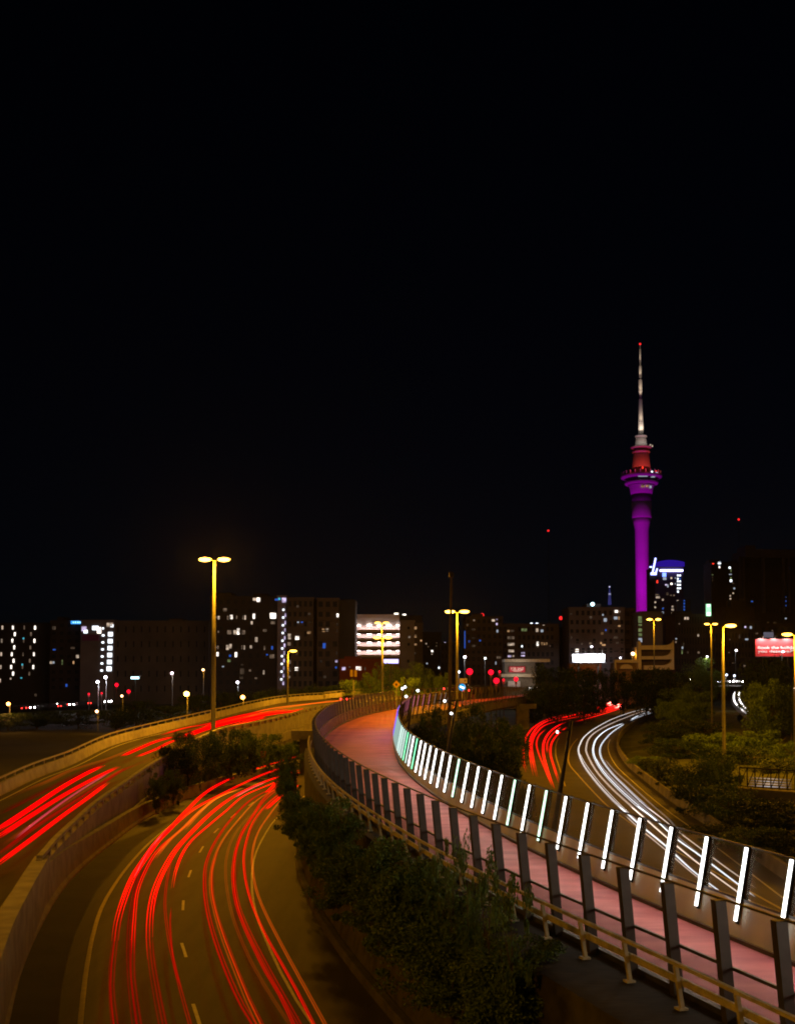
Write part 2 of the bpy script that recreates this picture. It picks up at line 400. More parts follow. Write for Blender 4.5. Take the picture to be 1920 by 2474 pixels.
Lw = [atz(u, v, zT) for u, v in LT]; Rw = [atz(u, v, zT) for u, v in RT]
Lt = extend(Lw, 9); Rt = extend(Rw, 9); Rt = [Rt[0] + (Rt[0]-Rt[1]).normalized()*9] + Rt
def smooth(c, it=3):
    c = [p.copy() for p in c]
    for _ in range(it):
        c = [c[0]] + [(c[i-1] + c[i]*2 + c[i+1]) / 4 for i in range(1, len(c)-1)] + [c[-1]]
    return c
Lt = smooth(Lt, 2) + [Vector((5.2, 168, 9.35)), Vector((10.5, 196, 9.25)), Vector((20.5, 239, 9.1)), Vector((38, 330, 8.7)), Vector((61, 425, 8.4))]
Rt = smooth(Rt, 2) + [Vector((6.2, 136, 9.2)), Vector((10.2, 158, 9.35)), Vector((16.2, 192, 9.25)), Vector((25.7, 237, 9.1)), Vector((43.5, 328, 8.7)), Vector((67, 423, 8.4))]
Lc = crom(Lt, 1.4); Rc = crom(Rt, 1.4)
FH = 2.3; LEAN = .22; LEANR = .42
Lb = offset(Lc, LEAN, -FH); Rb = offset(Rc, -LEANR, -FH)
NP = 300
Ld, Rd = resample(Lb, NP), resample(Rb, NP)
props(MB().ribbon(Ld, Rd, 4).build("pink_path", M_pink), kind="structure")
deckm = MB(); vs = []
for a, b in zip(Ld, Rd): vs += [a - Vector((0,0,.012)), b - Vector((0,0,.012)), b - Vector((0,0,.9)), a - Vector((0,0,.9))]
deckm.add(vs, [(i*4+j, i*4+(j+1) % 4, i*4+4+(j+1) % 4, i*4+4+j) for i in range(NP-1) for j in range(4)])
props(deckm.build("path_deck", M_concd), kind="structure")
# kerb upstands on both sides of the path
LEDL = {"white_light_tube": ((1, .80, .60), 44), "green_light_tube": ((.4, 1, .6), 12), "mint_white_light_tube": ((.7, 1, .75), 28), "pale_mint_light_tube": ((.85, .95, .95), 22), "dim_light_tube": ((1, .55, .70), 24),
        "dim_warm_tube": ((1, .5, .5), 0), "violet_light_tube": ((.30, .22, 1), 30), "rose_light_tube": ((1, .35, .45), 14)}
lds = {}
def fence_line(name, label, base, side, first_pts, lit, screen_m, low_m, post_w):
    """side -1 left, +1 right; base is the deck edge curve"""
    LEAN = globals()["LEAN"] if side < 0 else LEANR
    root = thing(name, label, "fence", base[0])
    out = []
    st = resample(base, step=1.85, start=first_pts); st = [p for p in st if p.y < 142] + [p for i, p in enumerate(q for q in st if q.y >= 142) if i % 3 == 1]
    n = len(st)
    pmesh = MB(); h = FH + (0.12 if side < 0 else 0.0)
    # a fin: box leaning outwards (local y across the path, outwards = +y)
    lo, hi = -.35, FH
    k = LEAN / FH
    vs = []
    for z in (lo, hi):
        y = z * k
        dd = .26 if side < 0 else .13
        for x, dy in ((-post_w/2, 0.03), (post_w/2, 0.03), (post_w/2, dd), (-post_w/2, dd)): vs.append((x, y+dy, z))
    pmesh.add(vs, [(0,3,2,1),(4,5,6,7),(0,1,5,4),(1,2,6,5),(2,3,7,6),(3,0,4,7)])
    pme = pmesh.mesh("post", M_post if side < 0 else mat("shade_darkened_fin", (.03, .026, .022), .9, .2, 3, spec=0))  # right fence fins near the tubes: darker copy, shade put into the colour
    tubes = {}
    for key in set(lit.values()):
        tm = MB(); a = Vector((0, -.11 + FH*k, FH - .02)); b = Vector((0, -.11 + .42*k, .50))
        tm.bar(b, a, .10, .08, n=8); tubes[key] = tm.mesh("light_tube", key, True)
    pme2 = pmesh.mesh("post", M_post)
    shield = MB().bar(Vector((0, -.045 + .35*k, .42)), Vector((0, -.045 + FH*k, FH)), .12, .035, up=Vector((0, 1, 0))).mesh("tube_light_shield", mat("black_light_shield", (.01, .01, .01), .9, .1, 3, spec=0)) if side > 0 else None  # plate added behind each tube to keep its light off the post
    for i, p in enumerate(st[:98]):
        t = tang(st, i); ang = math.atan2(t.y, t.x) + (0 if side < 0 else math.pi)
        # left: outwards is to the left of travel = +y local; right fence: rotate by pi
        po = part("post", pme2 if i > 42 else pme, root, p - root.location, rot=(0, 0, ang))
        if i in lit:
            part("light_tube", tubes[lit[i]], po)
            part("tube_light_shield", shield, po)
            lc, le = LEDL[lit[i].name]
            if le:      # the tube throws its light inwards, over the path
                if lit[i].name not in lds:
                    ld = bpy.data.lights.new("tube_light", 'AREA'); ld.shape = 'RECTANGLE'; ld.size = .05; ld.size_y = 1.7; ld.energy = le; ld.color = lc; lds[lit[i].name] = ld
                lo = link(bpy.data.objects.new("tube_light", lds[lit[i].name])); lo.parent = po
                lo.location = (0, -.18 + 1.35*k, 1.35); lo.rotation_euler = (rad(-90), 0, 0)
    far = MB()
    for i, p in enumerate(st):
        if i < 98: continue
        t = tang(st, i); r = Vector((t.y, -t.x, 0)) * side
        far.bar(p + r*.12 - Vector((0, 0, .35)), p + r*(.12 + LEAN) + Vector((0, 0, FH)), post_w, .2, up=t)
    if far.v: props(far.build("far_posts", M_post, root, world=True), kind="stuff")
    # screens between the posts
    c = [p for p in base if p.y < 142]
    def lean(c, z): return offset(c, side * z * k, z)
    def strip(z0, z1, nm, m, thick=.012):
        A, B = lean(c, z0), lean(c, z1); A2, B2 = offset(A, side*thick), offset(B, side*thick)
        mb = MB().ribbon(A, B); mb.build(nm, m, root, world=True)
    strip(1.05, FH - .03, "upper_screen", screen_m); strip(.1, 1.0, "lower_screen", low_m)
    MB().sweep(lean(c, 1.0), [(-.03, -.03), (-.03, .03), (.03, .03), (.03, -.03)]).build("middle_rail", M_dark, root, world=True)
    c = base; MB().sweep(lean(c, FH - .03), [(-.025, 0), (-.025, .04), (.025, .04), (.025, 0)]).build("top_rail", M_dark, root, world=True)
    MB().sweep(c, [(-.08, -.05), (-.08, .1), (.08, .1), (.08, -.05)]).build("bottom_kerb", M_dark, root, world=True)
    return root, st
def arc_to(curve, target):
    L = 0; best = None
    for a, b in zip(curve, curve[1:]):
        d = (Vector((a.x, a.y)) - Vector((target.x, target.y))).length
        if best is None or d < best[0]: best = (d, L)
        L += (b-a).length
    return best[1]
E_white = emat("white_light_tube", (1.0, 0.97, 0.92), 4.5, True)
E_green = emat("green_light_tube", (0.25, 1.0, 0.50), 1.6, False)
E_mint = emat("mint_white_light_tube", (0.62, 1.0, 0.74), 2.6, True)
E_pale = emat("pale_mint_light_tube", (0.75, 1.0, 0.90), 1.1, False)
E_dim = emat("dim_light_tube", (0.55, 0.80, 0.72), 0.6, False)
E_dimr = emat("dim_warm_tube", (0.9, 0.6, 0.5), 0.3, False)
E_vio = emat("violet_light_tube", (0.22, 0.12, 1.0), 1.2, False); E_rose = emat("rose_light_tube", (1.0, 0.25, 0.38), .8, False)
Mn_mesh = M_mesh
s0 = arc_to(Lb, Lw[0]) % 1.85
fence_line("path_fence", "left path fence of leaning dark posts and screens beside the planted bank", Lb, -1, s0, {}, M_glass, M_glassL, .17)
s1 = arc_to(Rb, Rw[0]); k0 = int(s1 / 1.85); s1r = s1 % 1.85
lit = {}
for j in range(0, 62):
    lit[k0 + j] = E_white
for j in (3+0, ): pass
for j in range(24, 30): lit[k0+j] = E_pale
for j in range(30, 40): lit[k0+j] = E_dim
for j in range(40, 62): lit[k0+j] = E_dimr
for j in range(36, 44): lit[k0+j] = E_vio
for j in range(44, 58): lit[k0+j] = E_rose
for j in (22, 25): lit[k0+j] = E_green
for j in (8, 10, 15): lit[k0+j] = E_mint
for j in range(1, k0+1): lit[k0-j] = E_white
fence_line("path_fence", "right path fence of white glowing light tubes on leaning posts facing the pink path", Rb, 1, s1r, lit, M_mesh, M_glassR, .08)
# walkway ledge and old handrail outside the left fence
led = [p for p in Lb if p.y < 88]
def ledw(y): return -2.1 if y < 27 else -2.1 + min(1.1, (y-27)*.12)
ledo = []
for i_, p_ in enumerate(led):
    t_ = tang(led, i_); ledo.append(p_ + Vector((t_.y, -t_.x, 0))*ledw(p_.y))
props(MB().ribbon([p + Vector((0,0,-.02)) for p in ledo], offset(led, .02, -.02)).build("service_ledge", M_plank), kind="structure")
props(MB().ribbon([p + Vector((0,0,-1.2)) for p in ledo], [p + Vector((0,0,-.02)) for p in ledo]).build("ledge_side", M_soil, base=led[0]), "dark concrete edge below the service ledge", "wall")
rl = offset(led, -.62)
hr = thing("guard_rail", "old pale metal guard rail on posts outside the left path fence", "guard rail", rl[0])
MB().sweep(offset(rl, -.1, .86), [(-.045, 0), (-.045, .07), (.045, .07), (.045, 0)]).build("rail", M_yrail, hr, world=True)
MB().sweep(offset(rl, .06, .45), [(-.03, 0), (-.03, .14), (.03, .14), (.03, 0)]).build("lower_rail", M_yrail, hr, world=True)
pm = MB().bar((0, .02, 0), (0, -.12, .86), .085, .08).box((0, .06, .56), (.2, .12, .04)).box((0, 0, .02), (.2, .2, .04)).mesh("rail_post", M_yrail)
rp = resample(rl, step=2.05, start=.9)
for i, p in enumerate(rp[:98]):
    t = tang(rp, i); part("post", pm, hr, p - hr.location, rot=(0, 0, math.atan2(t.y, t.x) + math.pi))

# embankments
def bank(name, A, B, za, zb, n=70, rough=.35, m=M_soil):
    A, B = resample(A, n), resample(B, n); k = 7; vs = []
    for a, b in zip(A, B):
        for j in range(k+1):
            t = j/k; p = a.lerp(b, t); z = (a.z+za)*(1-t) + (b.z+zb)*t
            if 0 < j < k: z += noise.noise(Vector((p.x*.4, p.y*.4, 3))) * rough
            vs.append((p.x, p.y, z))
    mb = MB(); q = k+1
    mb.add(vs, [(i*q+j, i*q+j+1, (i+1)*q+j+1, (i+1)*q+j) for i in range(n-1) for j in range(k)])
    props(mb.build(name, m), kind="structure")
bank("planted_bank", [p for p in offset(low_kerb, .3) if p.y < 92], ledo, .05, -1.0)

# ------------------------------------------------------------------ right hand motorway
mL = crom(extend(wpts(None, [(1226,1870),(1226,1815),(1236,1782),(1266,1755),(1300,1739),(1355,1717),(1431,1700),(1452,1690),(1450,1676)], zM), 45), 4)
mR = crom(extend(wpts(Z6, [(1200,835),(1110,772),(1000,700),(850,590),(700,470),(620,400),(565,320),(552,262),(575,205),(640,150),(750,90),(905,40)], zM), 45) + [atz(1660, 1690, zM)], 4)
Lq, Rq = resample(mL, 120), resample(mR, 120)
props(MB().ribbon(offset(Lq, -1.2), offset(Rq, .3), 4).build("motorway", mat("motorway_asphalt", (0.062, 0.058, 0.054), .75, .25, .3, bump=.1)), kind="structure")
props(MB().sweep(mR, [(0, -.2), (.1, .8), (.3, .8), (.4, -.2)]).build("motorway_barrier", M_concd, base=mR[0]), "concrete barrier along the right side of the motorway", "barrier")
props(MB().sweep([p for p in offset(mL, -.9)], [(0, -.2), (-.1, .8), (-.3, .8), (-.4, -.2)]).build("motorway_barrier", M_concd, base=mL[0]), "dark concrete barrier outside the red light trails of the motorway", "barrier")
ml1 = crom(extend(wpts(Z6, [(860,905),(760,850),(620,750),(500,660),(400,560),(300,450),(255,395),(245,350),(262,280),(300,230),(360,180),(450,125),(600,75)], zM), 30), 3)
line("edge_marking", ml1, .16, M_line_y)
line("edge_marking", offset(mR, -1.3), .12, M_line_w)
ml3 = crom(wpts(Z6, [(225,530),(190,420),(165,330),(170,250),(210,190),(290,140),(420,95),(600,50)], zM), 3)
line("edge_marking", ml3, .14, M_line_y)
sr_l = crom(wpts(A8, [(1100,720),(960,750),(890,800),(870,900),(900,990),(1000,1100),(1160,1220),(1330,1330)], lambda y: zM(y)+.3), 8)
sr_r = crom(wpts(A8, [(1140,720),(1075,770),(1045,850),(1060,940),(1120,1030),(1250,1140),(1420,1260),(1550,1330)], lambda y: zM(y)+.3), 8)
props(MB().ribbon(resample(sr_l, 30), resample(sr_r, 30)).build("side_road", M_asphalt), kind="structure")
ra = wpts(Z6, [(1330,430),(1560,445),(1800,460)], 0); rb = wpts(Z6, [(1330,560),(1560,580),(1800,620)], 0)
props(MB().ribbon(rb, ra).build("lower_road", M_asphalt), kind="structure")
# banks right of the motorway, and between path and motorway
Rfar = [Vector((p.x + 26, p.y + 6, 0)) for p in mR]
bank("right_bank", offset(mR, .6), Rfar, -.1, 1.2, rough=.8, m=mat("rough_grass", (.05,.06,.02), 1, .5, .3))
pr = [p for p in Rb if p.y < 120]
ml = [p for p in offset(mL, -1.6) if p.y < 160]
bank("middle_bank", offset(pr, .2), [Vector((p.x, p.y, 0)) for p in ml], -1.0, -.2, rough=.5, m=mat("rough_grass", (.05,.06,.02), 1, .5, .3))
# path bridge beam and pier
bc = [p for p in Rb if p.y > 133 and p.y < 330]
props(MB().sweep(offset(bc, .1, -.4), [(0, 0), (.25, -.05), (.2, -1.1), (-.6, -1.5), (-2.5, -1.5), (-2.5, 0)]).build("bridge_beam", M_concd, base=bc[0]), "dark concrete beam carrying the far end of the path", "beam")
pier(1262, 1701, 1755, 240, 2.6, "concrete pier under the far bridge of the path")

# ================================================================== light trails
def vmat(name, col, st, dens=0.0):        # light left hanging in the air: an emitting volume, brightest along the core
    if name in _M: return _M[name]
    m = bpy.data.materials.new(name); m.use_nodes = True; n = m.node_tree; n.nodes.clear()
    o = n.nodes.new("ShaderNodeOutputMaterial"); e = n.nodes.new("ShaderNodeEmission")
    e.inputs[0].default_value = (*col, 1); e.inputs[1].default_value = st
    ab = n.nodes.new("ShaderNodeVolumeAbsorption"); ab.inputs[0].default_value = (1, .02, .02, 1); ab.inputs[1].default_value = dens
    ad = n.nodes.new("ShaderNodeAddShader"); n.links.new(e.outputs[0], ad.inputs[0]); n.links.new(ab.outputs[0], ad.inputs[1])
    n.links.new(ad.outputs[0], o.inputs["Volume"]); m.cycles.emission_sampling = 'NONE'; m.cycles.homogeneous_volume = True
    _M[name] = m; return m
def trail(Z, pts, zf, col, st, r, label, group, name="light_trail", soft=None, step=1.5):
    c = wpts(Z, pts, zf); cut = Z is Z4 and pts[-1][1] >= 2040; c = crom(extend(c, 0, 14) if cut else c, step)
    st = st * (soft or 1.0) / (2 * r) * (.46 if group in (G1, G2) else .24)
    dens = 6.0 if group in (G1, G2) and col[1] < .05 else 0.0
    m = vmat("trail_%s_%.2f_%d" % ("_".join("%.3f" % x for x in col), st, dens), col, st, dens)
    t = thing(name, label, "light trail", c[0], 0, group)
    rr = random.Random(len(label) * 31 + int(c[0].x * 10))
    k = 3 if r > .075 and group in (G1, G2) else 2 if r > .045 else 1
    fl = .03 if group == G4 else .09; fade = lambda q: .25 + .75 * min(1, min(q, 1-q) / fl)
    for j in range(k):
        o_ = 0 if k == 1 else (j - (k-1)/2) * r * (1.25 if k == 3 else 1.5) + rr.uniform(-.1, .1) * r
        cj = offset(c, o_, rr.uniform(-.03, .03)); rj = r * (.95 if k == 1 else .40 if k == 3 else .38 if group == G4 else .50) * rr.uniform(.8, 1.15)
        n_ = len(cj); a_ = int(n_ * rr.uniform(0, .03)); b_ = n_ - (0 if cut else int(n_ * rr.uniform(0, .04)))
        cj = cj[a_:b_] if b_ - a_ > 4 else cj
        mj = m if j != 1 or k < 3 else vmat(m.name + "_core", col, st * 1.25, dens)
        MB().tube(cj, lambda q, rj=rj: rj * fade(q), 6).build("streak", mj, t, smooth=True, world=True)
    return t
RED = (1.0, 0.001, 0.003); ORG = (1.0, .10, .004); PNK = (1.0, .10, .10)
G1 = "red light trails on the lower ramp"; G2 = "red light trails on the upper ramp"; G3 = "red light trails on the right motorway"; G4 = "white light trails on the right motorway"
H = .7
def T1(pts, col, st, r, lab, soft=None): trail(Z4, pts, H, col, st, r, lab, G1, soft=soft)
T1([(1910,335),(1695,400),(1500,470),(1330,560),(1180,700),(1090,800),(1000,890),(920,1000),(850,1110),(790,1260),(750,1400),(735,1520),(732,1640)], RED, 2.2, .10, "thick bright red trail nearest the yellow edge line of the lower ramp")
T1([(1910,375),(1695,450),(1560,510),(1400,590),(1250,670),(1120,770),(1035,850),(960,950),(880,1070),(845,1160)], RED, 1.9, .085, "bright red trail that ends where the lower ramp starts to straighten")
T1([(1080,790),(960,930),(890,1050),(858,1110)], PNK, 1.6, .035, "thin pink trail inside the thick red one by the yellow edge line")
T1([(752,1400),(735,1560),(722,1680),(715,1800),(720,1900),(740,2060)], RED, .30, .075, "dim red trail at the bottom, nearest the yellow edge line", .75)
T1([(740,1450),(720,1560),(705,1700),(704,1800),(708,1930),(720,2060)], RED, .22, .05, "dim thin red trail at the bottom, left of all others", .6)
T1([(1910,425),(1695,500),(1560,560),(1450,625),(1330,720),(1220,830),(1130,930),(1050,1060),(990,1200),(962,1350),(957,1500),(967,1640)], RED, 2.4, .10, "thick bright red trail in the middle of the left lane of the lower ramp")
T1([(957,1480),(965,1620),(985,1760),(1010,1900),(1042,2060)], RED, .33, .08, "dim red continuation at the bottom of the middle left-lane trail", .75)
T1([(1695,503),(1600,545),(1500,600)], PNK, 2.0, .05, "short pink trail at the top of the lower ramp")
T1([(1910,445),(1695,530),(1560,590),(1440,690),(1320,790),(1220,880),(1160,970),(1120,1080),(1102,1180)], RED, 2.2, .07, "bright red trail ending beside the lane dashes")
T1([(1540,545),(1400,600),(1280,690),(1180,790),(1090,870),(1030,940),(985,1003)], ORG, 1.1, .08, "orange trail crossing the left lane at the bend of the lower ramp")
T1([(1560,540),(1450,570),(1350,630),(1260,720),(1180,810)], ORG, .7, .06, "short orange trail above the bend of the lower ramp", .7)
T1([(1100,850),(1000,950),(930,1070),(880,1200),(862,1350),(852,1500),(850,1600)], RED, 1.0, .06, "medium red trail second from the yellow edge line")
T1([(862,1380),(850,1580),(850,1750),(868,1900),(892,2060)], RED, .28, .07, "dim red trail at the bottom, second bundle from the left", .7)
T1([(950,950),(890,1080),(850,1250),(828,1400),(820,1600),(830,1800),(845,1950),(858,2060)], RED, .20, .06, "very faint red trail left of the second bundle on the lower ramp", .6)
T1([(1150,900),(1100,990),(1070,1120),(1055,1280),(1075,1480),(1110,1650),(1160,1850),(1218,2060)], RED, .42, .05, "faint thin red trail left of the lane dashes", .8)
T1([(1095,1305),(1088,1400),(1098,1550),(1120,1700),(1165,1850)], RED, .30, .045, "short faint red trail just left of the lane dashes", .7)
T1([(1880,485),(1695,565),(1600,620),(1480,740),(1380,880),(1320,1020),(1309,1150),(1320,1280),(1350,1420),(1400,1580),(1470,1760),(1550,1930),(1630,2060)], RED, .50, .07, "dim red trail nearest the dashes on the right lane", .85)
T1([(1880,500),(1695,585),(1620,640),(1520,750),(1440,850),(1385,950),(1350,1080),(1348,1200),(1378,1350),(1430,1520),(1500,1700),(1580,1900),(1655,2060)], ORG, .42, .06, "dim orange red trail second from the dashes on the right lane", .85)
T1([(1400,930),(1362,1050),(1358,1180),(1380,1320),(1440,1500),(1520,1710),(1600,1900),(1680,2060)], RED, .45, .05, "dim red trail third from the dashes on the right lane", .8)
T1([(1695,640),(1560,760),(1490,860),(1450,980),(1443,1100),(1460,1240),(1490,1370),(1550,1530),(1620,1680),(1695,1810),(1810,1990),(1860,2060)], ORG, .20, .06, "very faint orange trail in the middle of the right lane", .6)
T1([(1910,455),(1800,520),(1695,600),(1620,710),(1550,820),(1510,930),(1490,1050),(1490,1150),(1512,1290),(1565,1440),(1630,1580),(1700,1720),(1790,1870),(1880,2060)], RED, .60, .06, "medium red trail in the middle of the right lane", .85)
T1([(1910,470),(1800,535),(1695,620),(1610,740),(1545,850),(1510,960),(1500,1060),(1502,1150),(1530,1300),(1590,1450),(1660,1590),(1740,1740),(1830,1900),(1920,2060)], RED, .45, .05, "dim red trail right of the middle of the right lane", .8)
T1([(1910,490),(1800,570),(1695,660),(1620,760),(1580,870),(1560,980),(1570,1120),(1605,1260),(1660,1400),(1720,1520),(1800,1660),(1900,1840),(2010,2060)], RED, .85, .055, "clear red trail third from the right kerb of the lower ramp")
T1([(1910,530),(1800,620),(1720,720),(1650,830),(1615,960),(1620,1100),(1650,1230),(1700,1350),(1760,1470),(1850,1640),(1960,1840),(2080,2060)], ORG, .45, .05, "thin orange trail second from the right kerb of the lower ramp")
T1([(1915,520),(1850,560),(1780,610),(1700,680)], RED, 1.8, .09, "short bright red trail where the right lane leaves the trees")
T1([(1915,440),(1850,465),(1780,500),(1700,575)], RED, 1.9, .10, "thick short red trail in the right lane beside the trees")
def T2(Z, pts, col, st, r, lab, soft=None): trail(Z, pts, lambda y: zU(y)+.7, col, st, r, lab, G2, soft=soft)
T2(Z4, [(-60,838),(0,800),(200,668),(400,535),(560,445),(660,398)], RED, 2.4, .18, "thickest bright red trail on the upper ramp, left of the pink one")
T2(Z4, [(-60,880),(0,845),(200,715),(400,590),(600,480),(760,402)], RED, 1.8, .13, "bright red trail just right of the thickest one on the upper ramp")
T2(Z4, [(92,868),(250,742),(400,632),(550,533),(700,442)], (1., .06, .14), .9, .05, "thin pink trail on the upper ramp ending above the slotted barrier")
T2(Z4, [(-60,1060),(0,1015),(200,868),(400,718),(580,590),(690,505)], RED, 1.9, .12, "red trail on the upper ramp nearest the slotted barrier")
T2(Z4, [(-60,1010),(0,965),(200,810),(400,680),(600,550),(780,430),(900,380)], RED, .45, .10, "dim red trail between the pink trail and the slotted barrier", .7)
T2(Z4, [(0,920),(200,780),(400,650),(600,525),(800,410)], ORG, .25, .10, "dim orange trail between the bright bundles of the upper ramp", .6)
T2(Z4, [(780,337),(900,283),(1000,242),(1110,212)], RED, 2.2, .16, "short thick red trail halfway along the upper ramp")
T2(Z4, [(875,342),(1000,292),(1100,243),(1240,205)], RED, 2.0, .12, "short red trail under the halfway one on the upper ramp")
T2(Z4, [(-20,632),(150,560),(300,500),(450,430),(700,350),(900,270),(1100,200),(1300,150),(1500,103),(1695,62),(1930,30),(2145,10)], ORG, .33, .14, "long dim orange trail along the far side of the upper ramp", .75)
T2(Z4, [(-20,715),(200,605),(450,478),(600,405),(720,355)], RED, .16, .12, "dark red faint trail on the far lane of the upper ramp", .6)
T2(Z4, [(1030,203),(1180,158),(1330,130),(1500,85),(1695,45)], RED, 1.1, .14, "red trail passing behind the tall lamp pole on the upper ramp")
T2(Z4, [(1150,222),(1300,165),(1450,125),(1600,90),(1760,62),(1900,45),(1940,32)], RED, 2.4, .28, "thick red trail at the far end of the upper ramp")
T2(Z4, [(1290,152),(1420,118),(1560,80),(1695,60),(1850,38)], RED, 1.8, .16, "second red trail at the far end of the upper ramp")
T2(Z4, [(1350,178),(1500,138),(1620,105),(1700,88)], RED, 2.2, .18, "short thick red trail right of the tall lamp pole")
T2(Z4, [(1600,60),(1750,30),(1950,5),(2145,-15),(2290,-40)], ORG, 1.0, .16, "orange trail reaching the stopped cars on the upper ramp")
T2(Z4, [(1500,118),(1700,52),(1900,16),(2150,-22)], ORG, .6, .18, "dim orange trail beside the far end of the upper ramp", .7)
zL = lambda y: zM(y) + .7
def T3(pts, st, r, lab, col=RED, Z=Z6): trail(Z, pts, zL, col, st, r, lab, G3)
T3([(30,480),(8,370),(0,250),(20,190),(60,142),(130,107),(300,70),(450,38),(560,8),(620,-8)], 1.9, .13, "bright red trail on the left edge of the right motorway")
T3([(45,470),(20,350),(12,260),(40,192),(100,138),(200,108),(350,75),(480,45),(600,8)], 1.6, .12, "red trail second from the left on the right motorway")
T3([(150,548),(100,430),(52,310),(42,250),(62,200),(105,163)], 1.0, .09, "red trail third from the left, ending at the bend of the motorway")
T3([(-20,440),(-42,370),(-40,280),(-15,200),(40,140),(130,95),(260,65)], 1.5, .12, "outermost red trail in the bend of the motorway")
T3([(150,545),(110,430),(84,310),(95,230),(140,170),(200,132),(255,114)], 2.0, .14, "thick red trail left of the leaning post on the motorway")
T3([(110,320),(112,250),(150,190),(200,150)], 1.0, .10, "short red trail beside the thick one at the leaning post")
T3([(188,510),(152,400),(131,320),(140,250),(180,195),(240,148)], 1.3, .10, "rightmost red trail in the motorway bend")
T3([(285,92),(400,62),(500,30),(600,0),(650,-30)], 2.0, .25, "thick red trail between the bend and the far lights")
T3([(285,118),(420,82),(560,38),(660,0)], 1.5, .15, "lower red trail between the bend and the far lights")
T3([(180,100),(320,62),(470,22),(560,-5)], 1.6, .25, "upper red trail between the bend and the far lights")
for k, (pp, lb) in enumerate([([(1463,1671),(1480,1674),(1490,1683),(1484,1693),(1462,1703)], "leftmost pale curling trail at the far end of the motorway"),
        ([(1480,1670),(1496,1676),(1501,1685),(1492,1695),(1470,1706)], "second pale curling trail from the left at the far end"),
        ([(1497,1668),(1511,1677),(1514,1687),(1503,1697),(1480,1708)], "third pale curling trail from the left at the far end"),
        ([(1515,1672),(1526,1680),(1524,1690),(1510,1701),(1485,1712)], "fourth pale curling trail from the left at the far end"),
        ([(1523,1677),(1528,1684),(1524,1694),(1508,1706)], "rightmost curling trail at the far end of the motorway")]):
    trail(None, pp, zL, (1, .25, .18), 12, .34, lb, G3)
for pp, lb in [([(1480,1680),(1484,1690),(1466,1702),(1430,1714),(1390,1722)], "wide red streak left of the curling trails"),
               ([(1508,1682),(1508,1694),(1490,1706),(1450,1716)], "wide red streak between the curling trails"),
               ([(1520,1682),(1519,1694),(1500,1708),(1460,1720),(1400,1735)], "wide red streak right of the curling trails")]:
    trail(None, pp, zL, RED, 1.5, .3, lb, G3)
WH = (1.0, .93, .90); BL = (.80, .88, 1.0); WM = (1.0, .80, .68)
def T4(pts, st, r, lab, col=WH): trail(Z6, pts, zL, col, st, r, lab, G4)
T4([(905,3),(700,42),(550,90),(430,150),(350,210),(315,270),(310,310),(340,390),(420,500),(520,610),(612,695),(700,775),(860,905),(1040,1070),(1240,1222),(1420,1345)], 1.7, .085, "leftmost white trail of the right motorway")
T4([(860,10),(700,58),(550,115),(440,170),(380,220),(358,290),(372,340),(430,440),(530,550),(640,650),(725,725),(880,860),(1050,1000),(1260,1155),(1430,1275)], 1.3, .08, "second white trail from the left with a warm tint", WM)
T4([(905,8),(800,40),(700,75),(640,105)], 1.8, .13, "short thick white trail near the top right of the bend", BL)
T4([(870,28),(780,58),(690,88),(635,112)], 1.2, .10, "thin white trail below the short thick one", BL)
T4([(600,125),(500,165),(430,220),(404,280),(410,340),(460,430),(560,540),(680,650),(780,735)], 2.2, .11, "bright bluish white trail in the middle of the carriageway", BL)
T4([(605,130),(530,180),(472,240),(448,290),(458,350),(520,440),(620,540),(750,660),(875,752)], 1.9, .09, "rightmost bright white trail in the motorway bend", BL)
T4([(420,350),(470,420),(570,525),(690,635),(790,725),(960,870),(1060,950),(1270,1110)], .9, .05, "thin bluish trail between the bright white ones", BL)
T4([(318,320),(350,380),(435,495),(535,605),(600,670),(770,830),(870,915)], 1.0, .05, "thin white trail hugging the leftmost one")
T4([(480,360),(540,430),(640,520),(770,640),(890,745),(960,825),(1060,905),(1270,1062),(1450,1185)], .55, .05, "faint pinkish trail right of the bright ones, seen through the fence", WM)
T4([(560,655),(612,697),(700,777),(860,907),(1040,1072),(1240,1224),(1420,1347)], 2.2, .045, "near part of the leftmost white trail, seen through the fence", BL)
T4([(640,655),(725,727),(880,862),(1050,1002),(1260,1157),(1430,1277)], 2.0, .04, "near part of the second white trail, seen through the fence", WM)
T4([(680,652),(790,735),(940,915-45),(1060,955),(1270,1112),(1440,1240)], 2.2, .045, "near part of the bright middle trail, seen through the fence", BL)
T4([(610,720),(700,802),(860,935),(1030,1082),(1230,1236)], 1.2, .035, "thin near trail under the leftmost one, seen through the fence", WM)
T4([(750,662),(870,755),(960,828),(1060,903),(1270,1060),(1450,1183)], 1.2, .035, "near part of the rightmost white trail, seen through the fence", WM)
trail(A8, [(1035,772),(995,800),(975,845),(990,920),(1040,990),(1140,1080),(1300,1182)], lambda y: zM(y)+1, WH, 1.3, .22, "right hand white trail curving down the distant side road", "white trails on the side road")
trail(A8, [(980,772),(930,800),(914,850),(920,920),(960,980),(1050,1060),(1140,1120)], lambda y: zM(y)+1, WH, 1.5, .24, "left hand white trail curving down the distant side road", "white trails on the side road")
trail(A8, [(520,835),(620,812),(700,785),(850,765),(1025,748)], lambda y: zM(y)+1, (.8,.85,1), .8, .3, "long pale trail across the distant street below the headlights", "white trails on the side road")
for k, (y0, lb) in enumerate([(475,"top"),(492,"second"),(508,"third"),(525,"bottom")]):
    trail(Z6, [(1400,y0),(1530,y0+8),(1672,y0+16)], .7, BL if k % 2 else WM, 4.0, .07, "%s pale streak on the low road behind the small bridge railing" % lb, "pale streaks on the low road")

